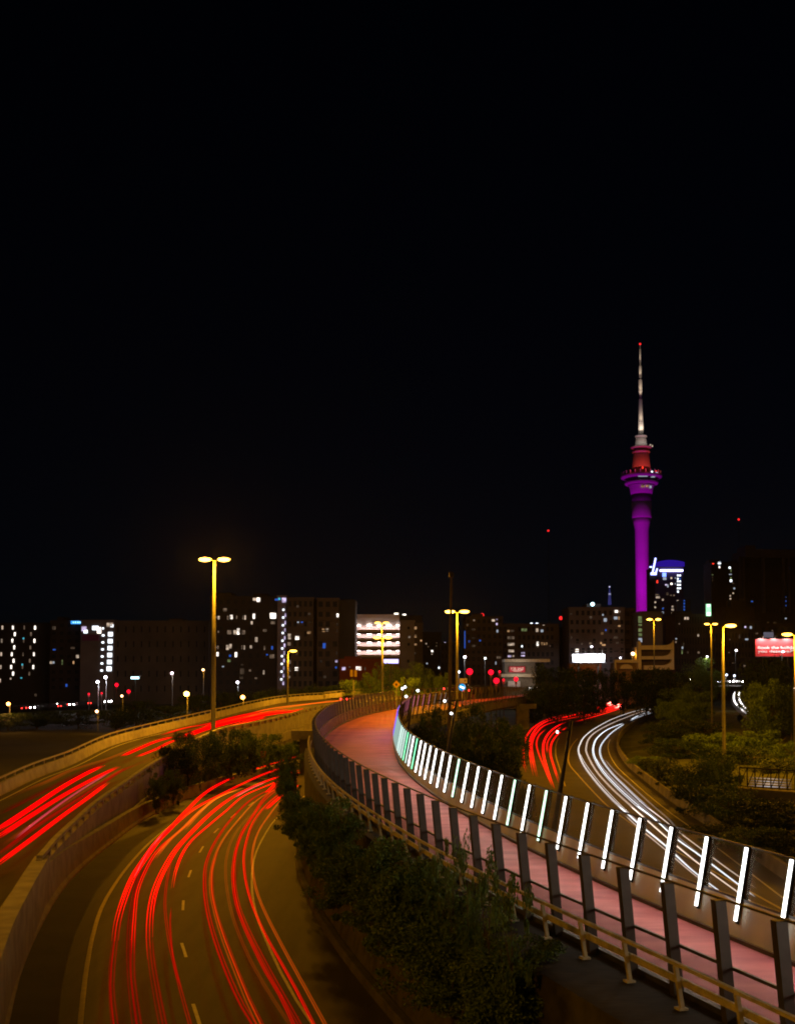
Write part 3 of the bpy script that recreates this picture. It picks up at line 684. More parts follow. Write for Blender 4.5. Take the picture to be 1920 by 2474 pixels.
# ================================================================== lamps
def lamp(u, v, d, kind, zb, label, power, head=1.0, col=SOD, rpole=.16, group="tall sodium street lamps", hm=None, wx=None):
    top = atd(u, v, d) if wx is None else Vector(wx)
    zb = zb; t = thing("street_lamp", label, "street lamp", (top.x, top.y, zb), 0, group)
    h = top.z - zb
    MB().lathe([(0, rpole*1.7), (.6, rpole*1.7), (.7, rpole*1.2), (h*.5, rpole), (h-.1, rpole*.6)], 12).build("pole", M_pole, t, smooth=True)
    em = emat("sodium_lens_%.2f" % (hm or 9), (1.0, .52, .06), hm or 9, False)
    sides = (-1, 1) if kind == 'twin' else ((1,) if kind == 'single' else (-1,))
    for s in sides:
        MB().bar((0, 0, h-.15), (s*.75*head, 0, h+.08), .1*head, n=8).build("arm", M_pole, t)
        hd = MB().ball((s*.85*head, 0, h+.12), .5*head, 1.15, .5, .26).build("lamp_head", M_pole, t, smooth=True)
        MB().ball((s*.85*head, -.02, h+.02), .50*head, 1.15, .55, .42).build("lens", em, hd, smooth=True)
        ld = bpy.data.lights.new("lamp_light", 'POINT'); ld.energy = power / len(sides); ld.color = col; ld.shadow_soft_size = .3
        lo = link(bpy.data.objects.new("lamp_light", ld)); lo.parent = t; lo.location = (s*.95*head, -.1, h-.42)
    return t
lamp(518, 1352, 125, 'twin', 3.5, "tallest twin-headed sodium lamp on the left, rising behind the ramp bushes", 34000, 1.25, rpole=.22, hm=14)
lamp(1104, 1478, 150, 'twin', 6.5, "twin-headed sodium lamp with a starry glow beside the tall dark mast", 17000, 1.15, hm=14)
lamp(924, 1541, 215, 'twin', 6.0, "lower of two twin-headed sodium lamps in line before the white car park", 20000, 1.25)
lamp(922, 1505, 270, 'twin', 5.0, "farther and higher of two twin-headed lamps in line before the white car park", 16000, 1.2)
lamp(695, 1573, 190, 'single', 5.5, "small single-headed lamp in front of the brown apartment block", 6000, 1.1)
lamp(1579, 1497, 330, 'twin', 3.5, "twin-headed sodium lamp in front of the amber curved facade", 16000, 1.5)
lamp(1717, 1508, 200, 'twin', 0, "narrower lamp just left of the brightest lamp on the right", 7000, .85, rpole=.13)
lamp(1745, 1512, 134, 'single', 0, "brightest lamp on the right with one arm, standing in the shrubs", 17000, 1.15, rpole=.2, hm=14)
lamp(1920, 1533, 120, 'left', 0, "sodium lamp cut by the right edge of the photo beside the red billboard", 9000, 1.0)
# masts of the same row that stand just outside the picture, over the foreground
lamp(0, 0, 0, 'twin', 1.0, "sodium street lamp left of the ramps, outside the photo", 9500, 1.2, wx=(-33, 50, 17.5))
lamp(0, 0, 0, 'twin', 0, "sodium street lamp right of the motorway, outside the photo", 10000, 1.2, wx=(42, 76, 15))
lamp(0, 0, 0, 'twin', 2.0, "sodium street lamp behind the photographer on the overbridge", 9000, 1.2, wx=(-20, -3, 20))
def ball_lamp(u, v, d, r, col, st, name, label, power=0, zb=None, group=None, lc=None):
    p = atd(u, v, d); zb = gz(d) if zb is None else zb
    t = thing("street_lamp", label, "street lamp", (p.x, p.y, zb), 0, group)
    h = p.z - zb
    MB().lathe([(0, .12), (h*.9, .08), (h, .06)], 8).build("pole", M_pole, t)
    MB().bar((0, 0, h), (0, -.9, h+.12), .09, n=6).build("arm", M_pole, t)
    MB().ball((0, -1.0, h+.02), r, 1, 1, .9).build("lens", emat("lens_" + name, col, st), t, smooth=True)
    if power:
        ld = bpy.data.lights.new("lamp_light", 'POINT'); ld.energy = power; ld.color = lc or col; ld.shadow_soft_size = r
        lo = link(bpy.data.objects.new("lamp_light", ld)); lo.parent = t; lo.location = (0, -1.6, h-.3)
bl = ball_lamp
gs = "small distant street lamps"
bl(24, 1701, 240, .42, (1, .42, .08), 12, "orange", "orange street lamp at the far left edge above the dark valley", 1500, 1.0, gs)
bl(453, 1677, 210, .52, (1, .62, .10), 14, "yellow", "brightest yellow lamp left of the tall pole above the far barrier", 2500, 1.0, gs, SOD)
bl(588, 1685, 230, .46, (1, .42, .10), 12, "orange", "orange street lamp right of the tall pole above the far barrier", 2000, 1.0, gs, SOD)
bl(417, 1627, 330, .42, (1, .70, .78), 8, "pink_white", "pinkish white lamp before the long dim wall", 1500, None, gs, (1,.8,.7))
bl(492, 1619, 330, .38, (1, .5, .22), 8, "warm", "small warm lamp immediately left of the tall pole", 1200, None, gs, SOD)
bl(575, 1649, 330, .42, (.95, .85, 1), 8, "white", "white lamp at the foot of the dark apartment block", 2000, None, gs, (.9,.9,1))
bl(297, 1682, 250, .28, (1, .6, .25), 6, "warm", "small amber lamp under the red signals on the left", 300, 1.0, gs, SOD)
bl(237, 1719, 230, .32, (1, .62, .22), 7, "warm", "lone amber lamp low in the dark valley on the left", 400, 0, gs, SOD)
bl(238, 1648, 330, .45, (.9, .85, 1), 10, "cool", "left one of two cool white lamps under the lit stair tower", 3000, None, gs, (.9,.9,1))
bl(257, 1637, 330, .48, (.95, .9, 1), 10, "cool", "right one of two cool white lamps under the lit stair tower", 3000, None, gs, (.9,.9,1))
bl(1527, 1580, 380, .62, (1, .58, .30), 8, "peach", "glowing orange lamp before the amber curved facade", 2600, None, gs, SOD)
bl(1122, 1588, 330, .42, (.95, .95, 1), 8, "cool", "white lamp above the red signals beside the tall dark mast", 1500, None, gs, (.9,.9,1))
bl(1171, 1591, 350, .32, (.9, 1, .95), 7, "mint", "smaller white lamp between the two red signals", 500, None, gs, (.9,.9,1))
bl(1108, 1624, 300, .28, (.9, .95, 1), 7, "cool", "small white lamp left of the leftmost red signal", 300, None, gs, (.9,.9,1))
bl(1776, 1572, 420, .42, (1, .9, .92), 8, "white", "white lamp standing between the bright lamp and the red billboard", 600, None, gs, (.9,.9,1))
bl(1706, 1587, 400, .32, (.9, .95, 1), 8, "cool", "white lamp above the amber lit tree", 800, None, gs, (1,.9,.8))
bl(1888, 1575, 300, .30, (1, .85, .85), 8, "white", "white lamp in front of the red billboard", 400, None, gs, (1,.9,.8))
bl(1428, 1563, 420, .32, (.85, .95, 1), 7, "cool", "small cool lamp above the white billboard", 400, None, gs, (1,.9,.8))
bl(1497, 1590, 400, .3, (.8, .9, 1), 7, "cool", "small cool lamp left of the glowing orange lamp", 300, None, gs, (1,.9,.8))
bl(1916, 1663, 180, .2, (.9, .95, 1), 7, "cool", "small white lamp at the right edge among the shrubs", 0, None, gs)
# leaning stanchions beside the path
def stanchion(u0, v0, u1, v1, d, label, arm):
    a, b = atd(u1, v1, d), atd(u0, v0, d); t = thing("leaning_post", label, "post", a, 0, "leaning dark posts beside the path")
    dn = a + (a - b).normalized() * 2.5
    MB().bar(dn, b, .24, n=8, r2=.5).build("pole", M_dark, t, world=True, smooth=True)
    m = MB(); e = MB()
    for (au, av) in arm:
        c = atd(au, av, d); f = b.lerp(a, .12); m.bar(f, c, .06); e.ball(c, .0012*d)
    if arm:
        m.build("arm", M_dark, t, world=True); e.build("lamp", emat("lens_white_small", (.9, .93, 1), 5), t, world=True)
stanchion(980, 1637, 964, 1728, 104, "leaning dark post where the glowing fence begins to fade, left of its neighbour", [(972,1664),(978,1660)])
stanchion(1001, 1663, 987, 1753, 92, "leaning dark post right of the first one behind the fence bend", [(981,1683),(1009,1669)])
stanchion(1104, 1690, 1080, 1822, 62, "leaning dark post with a crossbar beside the thick mast", [(1074,1694),(1090,1724)])
stanchion(1380, 1742, 1352, 1915, 43, "leaning dark post with a lit bracket in front of the red motorway trails", [(1346,1769),(1376,1768)])
# tall mast
p = atd(1090, 1392, 78); q = atd(1082, 1800, 78)
t = thing("tall_mast", "tall thick dark mast with camera on top beside the starry lamp", "mast", (q.x, q.y, 1.5))
MB().bar((0, 0, 0), (p.x-q.x, 0, p.z-1.5), .36, n=10, r2=.4).build("pole", mat("dim_brown_pole", (.16,.12,.08), .7), t, smooth=True)
MB().box((p.x-q.x, 0, p.z-1.4), (.32, .4, .34)).build("camera_housing", M_dark, t)
MB().bar((-.9, 0, atd(1082,1693,78).z-1.5), (1.1, 0, atd(1082,1693,78).z-1.5), .09).build("crossbar", M_dark, t)

# ================================================================== city
def box_between(u0, u1, vtop, d, depth, zb=None):
    a, b = atd(u0, vtop, d), atd(u1, vtop, d); zb = gz(d) if zb is None else zb
    return a.x, b.x, a.z, zb
def curtains(m):          # rooms are not lit evenly: curtains, blinds and furniture behind each pane
    n = m.node_tree; e = next(x for x in n.nodes if x.type == 'EMISSION'); g = n.nodes.new("ShaderNodeNewGeometry")
    no = n.nodes.new("ShaderNodeTexNoise"); no.inputs["Scale"].default_value = .55; no.inputs["Detail"].default_value = 3
    mr = n.nodes.new("ShaderNodeMapRange"); mr.inputs[1].default_value = .35; mr.inputs[2].default_value = .65
    k = e.inputs[1].default_value; mr.inputs[3].default_value = k*.25; mr.inputs[4].default_value = k*1.5
    n.links.new(g.outputs["Position"], no.inputs["Vector"]); n.links.new(no.outputs[0], mr.inputs[0]); n.links.new(mr.outputs[0], e.inputs[1])
PANE = {
 'w': emat("window_warm", (1, .76, .56), .55), 'W': emat("window_bright", (1, .88, .76), 2.6), 'd': emat("window_dim", (1, .68, .46), .14),
 'o': emat("window_orange", (1, .55, .25), .5), 'b': emat("window_blue", (.05, .2, 1), .45), 'c': emat("window_cool", (.75, .85, 1), .45),
 'C': emat("window_cool_bright", (.85, .93, 1), 2.4), 'g': emat("window_greenish", (.7, .9, .35), .16), 'B': emat("window_deep_blue", (.15, .25, 1), 3.0),
 'k': mat("unlit_window", (.012, .013, .016), .6, .1, 1, spec=.2), 'r': emat("window_red", (1, .04, .02), 1.5), 'D': emat("window_very_dim", (1, .65, .42), .05),
 'L': emat("window_lilac", (.80, .66, 1), .8), 't': emat("window_teal", (.1, .75, .95), .7)}
for _k in 'wWdoDLg': curtains(PANE[_k])
FRM = mat("window_frame_metal", (.05, .05, .05), .5)
def building(name, u0, u1, vtop, d, col, label, lit=(), Z=None, grid=None, depth=18, bands=None, roof=None, cat="building", zb=None, rough=.85):
    x0, x1, z1, zb = box_between(u0, u1, vtop, d, depth, zb); w = x1-x0; h = z1-zb; k = d / F
    t = thing(name, label, cat, ((x0+x1)/2, d + depth/2, zb))
    col = tuple(c_*.68 for c_ in col)
    m = mat("facade_%.3f_%.3f_%.3f" % col, col, rough, .22, .12)
    b = MB().box((0, 0, h/2), (w, depth, h)); b.box((0, 0, h+.25), (w+.5, depth+.5, .5)); wall = b.build("wall", m, t)
    if bands:
        n = max(1, int(h / bands)); bm_ = MB().box((0, -depth/2-.22, 0), (w*.985, .45, .35)).mesh("floor_band", m)
        for i in range(1, n): part("floor_band", bm_, t, (0, 0, i*bands))
    if roof:
        mm = MB()
        for (ra, rb_, rh) in roof: mm.box(((ra+rb_)/2*w - w/2, 0, h + .5 + rh/2), ((rb_-ra)*w, depth*.5, rh))
        mm.build("roof_plant", m, t)
    cnt = 0
    taken = []
    for L in lit:
        x, y, ww, hh, c = L[:5]
        u, v = Z(x, y) if Z else (x, y); s = 5.297 if Z else 1.0
        p = atd(u, v, d - .15); ww, hh = ww/s*k*.86, hh/s*k*.86
        taken.append((p.x, p.z, ww, hh))
        fr = part("window", unit_box(PANE[c]), t, (p.x-t.location.x, -depth/2-.12, p.z-zb), (ww, .24, hh)); cnt += 1
    if grid:
        nx, nz, fw, fh, z0f = grid
        for i in range(nx):
            for j in range(nz):
                if cnt >= 98: break
                px = x0 + w*(i+.5)/nx; pz = zb + h*(z0f + (1-z0f)*(j+.5)/nz)
                if any(abs(px-a) < (c_/2 + w/nx*fw/2) and abs(pz-b_) < (e/2 + h/nz*fh/2) for a, b_, c_, e in taken): continue
                part("window", unit_box(PANE['k']), t, (px-t.location.x, -depth/2-.04, pz-zb), (w/nx*fw, .1, h/nz*(1-z0f)*fh)); cnt += 1
    return t
# --- left
lit = []
for i, (x, yy) in enumerate([(30,(405,575,745,910,1085)), (165,(405,575,745,910)), (193,(490,660,830,995)), (310,(405,575,745,910)), (448,(405,575,745,910)), (400,(490,660,830,995))]):
    for y in yy:
        xx = x - (y-405)*.045
        lit.append((xx, y, 20 if x != 310 else 14, 55, ('W' if x in (165,193,448) else 'w') if x not in (310,400) else 'd'))
lit += [(300,545,18,26,'t'), (285,880,18,26,'t'), (272,1050,20,16,'t'), (135,1060,16,24,'w')]
building("hotel_block", -60, 122, 1508, 420, (.05,.045,.04), "dark slab at the far left dotted with narrow lit windows", lit, A1, None)
building("apartment_block", 122, 197, 1502, 410, (.055,.045,.04), "dark narrow block with a small blue rooftop sign left of the lit stair tower",
  [(690,410,50,50,'d'),(693,688,40,18,'b'),(655,852,36,36,'w'),(685,852,22,30,'c'),(990,775,40,44,'w'),(795,850,18,70,'g'),(940,852,18,40,'o'),(850,1145,24,40,'b'),(930,665,60,30,'D'),(455,1270,30,40,'D')], A1, (4, 9, .5, .45, .15), roof=[(.1, .3, 1.5)])
rs = atd(185.5, 1504, 409); sg = thing("rooftop_sign", "small glowing blue sign on the roof of the dark narrow block", "sign", (rs.x, rs.y, rs.z-.8))
MB().box((0, 0, .8), (4.3, .3, 1.15)).build("panel", emat("blue_sign", (.05, .35, 1), 1.2), sg)
MB().box((-1.2, -.2, .8), (.5, .1, .5)).box((-.4, -.2, .8), (.5, .1, .6)).box((.5, -.2, .8), (.6, .1, .55)).box((1.3, -.2, .8), (.5, .1, .6)).build("lettering", emat("pale_sign_marks", (.3, .7, 1), 2.0), sg)
lit = [(1095,455,55,50,'C'),(1075,420,70,70,'L'),(1100,520,90,40,'L'),(1220,410,90,60,'C'),(1268,440,55,90,'W'),(1318,415,22,26,'C')]
for i in range(7): lit.append((1413 - i*3.2, 490 + i*89 if i < 6 else 1110-180, 66, 62, 'C'))
for i in range(6): lit.append((1320 - i*4, 505 + i*90, 34, 26, 'C'))
lit += [(1405,370,90,60,'w'),(1430,382,44,40,'C')]
building("stair_tower", 195, 276, 1501, 400, (.22,.19,.19), "grey block with a brilliantly lit white stair tower and purple sign panel", lit, A1)
pv = atd(*A1(1160, 535), 399.3); MB_s = thing("wall_sign", "dim purple sign panel below the roof of the lit stair tower", "sign", pv)
MB().box((0, 0, 0), (6.0, .3, 2.2)).build("panel", mat("purple_panel", (.16,.03,.12), .6), MB_s)
building("long_hall", 276, 504, 1503, 402, (.14,.12,.11), "long low dim grey wall between the lit stair tower and the tall lamp pole", (), None, (12, 5, .18, .4, .1), roof=[(.55, .7, 1)])
lit = [(230,285,55,50,'d'),(150,385,26,50,'w'),(122,378,14,40,'d'),(268,385,26,60,'d'),(312,375,34,60,'W'),(380,380,14,50,'d'),(460,380,18,60,'d'),(488,380,20,65,'w'),(600,365,30,75,'W'),(572,450,26,46,'w'),(630,150,34,40,'w'),(660,150,46,76,'W'),(600,148,30,40,'w'),
 (845,360,84,80,'W'),(843,448,66,40,'d'),(285,570,60,60,'d'),(360,572,46,64,'w'),(400,560,34,90,'W'),(465,572,50,60,'d'),(145,565,20,30,'d'),(630,665,36,70,'w'),(740,548,54,36,'d'),(105,765,30,50,'d'),(140,765,20,50,'d'),(262,765,38,70,'w'),(300,750,34,66,'w'),(448,765,16,60,'d'),(478,765,16,60,'w'),(562,758,30,44,'w'),(735,770,20,60,'d'),(833,770,24,50,'b'),
 (135,852,28,60,'W'),(105,855,20,50,'d'),(295,872,30,30,'b'),(370,858,28,72,'W'),(283,935,46,40,'g'),(830,880,66,60,'d'),(768,858,24,20,'b'),(725,1085,20,60,'w'),(550,1060,30,30,'d'),(625,1160,34,24,'d'),(205,1010,30,16,'c'),(450,990,40,30,'D'),(450,1070,60,90,'D'),(440,1150,50,40,'D')]
building("apartment_tower", 508, 668, 1444, 380, (.045,.038,.034), "dark tall apartment block with many scattered warm windows right of the tall lamp", lit, A3, (9, 11, .5, .5, .1), roof=[(.08, .3, 1.5), (.62, .85, 1.2)])
lit = [(985,160,60,70,'L'),(925,143,30,30,'t'),(890,152,50,26,'b')]
for i in range(10): lit.append((978 - i*3, 283 + i*99, 26, 26, 'C'))
for i in range(10): lit.append((1003 - i*3, 350 + i*97, 18, 50, 'L'))
building("stair_tower", 670, 692, 1442, 376, (.30,.26,.30), "slim lilac stair tower with a column of lamps beside the dark apartment block", lit, A3, depth=8)
lit = [(1165,438,26,30,'c'),(1215,440,28,22,'b'),(1160,240,34,34,'D'),(1310,335,40,30,'D'),(1315,435,34,34,'D'),(1305,570,54,44,'o'),(1153,645,54,56,'W'),(1145,1040,46,46,'W'),(1055,625,44,80,'w'),(1050,720,44,50,'d'),(1055,950,34,60,'d'),(1055,1050,34,60,'d'),(1050,1150,34,50,'d'),(1145,845,30,30,'D')]
building("apartment_block", 694, 757, 1447, 372, (.12,.095,.08), "brown apartment block with balconies, left of the dark gap", lit, A3, (5, 10, .55, .55, .08), bands=3.2)
lit = [(1490,545,40,50,'o'),(1535,540,40,46,'w'),(1498,750,40,60,'b'),(1500,720,44,20,'b'),(1460,945,30,40,'D'),(1505,1145,46,40,'D'),(1672,355,26,50,'W'),(1655,935,34,50,'L'),(1650,1022,24,26,'b'),(1665,550,22,40,'D'),(1660,840,22,50,'D'),(1665,470,20,40,'D')]
building("apartment_block", 766, 818, 1448, 372, (.12,.09,.07), "brown apartment block right of the dark gap", lit, A3, (3, 10, .6, .55, .08), bands=3.2)
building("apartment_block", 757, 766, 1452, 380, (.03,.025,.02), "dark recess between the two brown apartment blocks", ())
building("apartment_block", 818, 858, 1453, 376, (.055,.055,.07), "blank dark side wall right of the brown apartments", (), roof=[(.1, .9, .5)])
# car park with lit decks
def car_park():
    d = 400; k = d/F; x0, x1, z1, zb = box_between(858, 965, 1484, d, 20)
    t = thing("car_park", "white parking building with four brightly lit open decks", "building", ((x0+x1)/2, d+10, zb)); w = x1-x0; h = z1-zb
    mw = mat("white_painted_concrete", (.55, .48, .46), .85, .1, .2)
    top = atd(900, 1512, d).z - zb
    MB().box((0, 2, h/2), (w, 14, h)).box((0, -6, (top+h)/2), (w, 4, h-top)).build("wall", mw, t)
    E = emat("deck_lamp", (1, .86, .78), 14); dk = MB()
    for i in range(4):
        zf = atd(900, 1440 + (472 + i*107)/5.297, d).z - zb
        MB().box((0, -7.2, zf), (w, 5, .7)).build("deck", mat("deck_edge", (.10, .08, .08), .8), t)
        MB().box((0, -9.6, zf+.75), (w, .12, .85)).build("deck_parapet", mw, t)
        for j, x in enumerate((350, 485, 610, 738, 850)):
            q = atd(800 + x/5.297, 1440 + (392 + i*107)/5.297, d)
            MB().box((q.x-t.location.x, -8.2, q.z-zb+.4), (1.5 if j % 2 else .9, .8, .35)).build("deck_lamp", E, t)
            ld = bpy.data.lights.new("deck_light", 'POINT'); ld.energy = 420; ld.color = (1, .74, .68); ld.shadow_soft_size = .5
            lo = link(bpy.data.objects.new("deck_light", ld)); lo.parent = t; lo.location = (q.x-t.location.x, -7.9, q.z-zb-.2)
car_park()
building("apartment_block", 965, 1001, 1502, 398, (.27,.24,.24), "plain pale grey wall joined to the right of the lit car park", [(1000,525,26,26,'w'),(990,410,34,40,'k'),(990,620,34,40,'k'),(985,835,34,44,'k')], A4)
building("apartment_block", 1001, 1021, 1508, 402, (.10,.08,.075), "narrow dark facade with three orange windows right of the pale wall", [(1077,410,36,40,'o'),(1077,515,36,36,'o'),(1077,625,36,36,'o'),(1150,572,22,22,'o'),(1073,735,24,30,'D')], A4, bands=3.5)
building("office_block", 940, 1020, 1490, 440, (.05,.045,.045), "dark roof storey behind the car park with two lit skylights", [(833,236,60,40,'W'),(932,240,56,22,'W')], A4, zb=8)
building("red_brick_hall", 820, 920, 1596, 330, (.20,.045,.03), "low red brick hall behind the amber trees", [(160,930,50,44,'L'),(235,912,22,20,'d'),(335,925,44,46,'W'),(368,928,34,52,'W'),(432,930,20,50,'D')], A4, roof=[(.1,.5,.8)])
vs_ = atd(944.5, 1598, 320); t = thing("video_screen", "small violet video screen above the amber trees", "screen", vs_)
MB().box((0, .2, 0), (4.6, .3, 1.6)).build("frame", M_dark, t); MB().box((0, 0, 0), (4.2, .1, 1.2)).build("display", emat("screen_lilac", (.55, .5, 1), 2.2), t)
MB().box((0, .2, -4), (.3, .3, 7)).build("post", M_dark, t)
lit = [(1215,610,16,18,'w'),(1290,705,26,26,'W'),(1288,745,14,14,'w'),(1345,640,14,14,'d'),(1240,650,12,12,'d'),(1350,600,12,12,'D'),(1225,865,22,22,'c'),(1158,882,20,20,'c'),(1380,920,24,26,'C'),(1455,595,16,10,'L')]
building("office_block", 1021, 1066, 1530, 480, (.028,.024,.026), "almost black block with a few dots of light left of the tall mast", lit, A4)
building("office_block", 1064, 1100, 1556, 470, (.05,.05,.09), "low bluish block behind the tall mast", (), None, (4, 6, .5, .5, .1))
# --- middle
lit = [(343,312,26,24,'d'),(258,370,24,24,'D'),(335,430,50,26,'D'),(335,540,50,26,'D'),(335,640,50,30,'D'),(590,312,44,32,'w'),(635,300,24,20,'L'),(634,360,22,30,'L'),(642,450,24,40,'c'),(420,572,24,24,'b'),(280,585,30,26,'b'),(225,560,14,260,'b'),(640,790,10,40,'d'),(660,790,10,40,'d'),(680,790,10,40,'d'),(622,860,14,44,'c')]
building("apartment_block", 1124, 1214, 1492, 430, (.085,.068,.066), "brown apartment block with a thin blue light strip right of the mast", lit, A5, (7, 10, .55, .5, .1), bands=3.3, roof=[(.2,.5,1.2)])
lit = [(783,448,34,30,'o'),(835,448,50,30,'D'),(985,435,80,40,'g'),(815,535,100,40,'d'),(815,618,100,38,'w'),(820,700,80,44,'w'),(798,772,50,28,'L'),(845,770,24,24,'w'),(957,645,20,24,'C'),(970,728,50,20,'L'),(968,765,56,18,'L'),(1078,357,34,30,'C'),(1148,357,34,30,'C'),(1120,357,16,16,'b'),(1235,368,24,22,'w'),(1150,438,34,50,'w'),(1213,447,36,36,'c'),(1157,612,26,60,'W'),(1157,650,20,30,'d'),(1212,612,30,40,'o'),(1243,612,18,36,'o'),(1272,612,20,36,'o'),(1315,640,20,20,'D')]
building("apartment_block", 1215, 1350, 1510, 440, (.10,.08,.078), "wide brown block with a stack of lit stair windows behind the sale banner", lit, A5, (12, 8, .55, .5, .12), bands=3.4)
lit = [(460,595,34,36,'d'),(645,625,44,50,'c'),(615,560,20,24,'c'),(785,515,44,34,'W'),(825,518,30,26,'d'),(778,600,50,40,'c'),(820,602,18,44,'o'),(822,700,34,26,'o'),(770,692,20,20,'D'),(605,797,40,24,'o'),(780,850,60,30,'D'),(455,925,34,34,'d'),(467,968,26,26,'C'),(590,915,24,40,'o'),(625,945,50,24,'o'),(800,920,40,24,'D'),(785,1020,70,26,'k'),(283,1015,44,44,'W'),(210,850,22,34,'D'),(652,755,20,26,'b'),(210,550,30,24,'D'),(345,930,24,24,'D')]
building("apartment_block", 1374, 1508, 1470, 430, (.155,.13,.14), "grey apartment block with vertical piers behind the white billboard", lit, A6, (10, 9, .5, .5, .1), bands=3.3, roof=[(.35,.62,1.6)])
building("apartment_block", 1508, 1534, 1472, 436, (.07,.058,.06), "dark banded block between the grey apartments and the purple tower", (), None, (2, 9, .8, .5, .1), bands=3.3)
bc_ = atd(1431, 1460, 432); t = thing("beacon", "bright cyan white beacon on the grey apartment roof", "beacon", bc_); MB().ball((0,0,0), .75).build("lens", emat("cyan_beacon", (.55, .92, 1), 5), t); MB().box((0,0,-1.2),(.2,.2,1.6)).build("stem", M_dark, t)
sp = atd(1472, 1418, 560); t = thing("radio_spire", "thin bluish rooftop spire left of the purple tower", "spire", (sp.x, sp.y, sp.z-9))
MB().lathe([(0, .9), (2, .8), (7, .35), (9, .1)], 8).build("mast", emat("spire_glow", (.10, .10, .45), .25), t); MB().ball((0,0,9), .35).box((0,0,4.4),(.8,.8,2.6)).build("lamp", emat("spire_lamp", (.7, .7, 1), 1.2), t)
lit = [(1090,600,50,50,'g'),(1090,640,50,50,'g'),(1090,690,50,24,'g'),(1092,755,50,50,'g'),(1092,815,50,44,'g'),(1092,870,50,30,'c'),(1105,895,24,34,'c')]
building("office_block", 1539, 1600, 1482, 425, (.13,.11,.11), "plain block at the foot of the purple tower with a lit glazed corner", lit, A6, roof=[(.2,1,.6)])
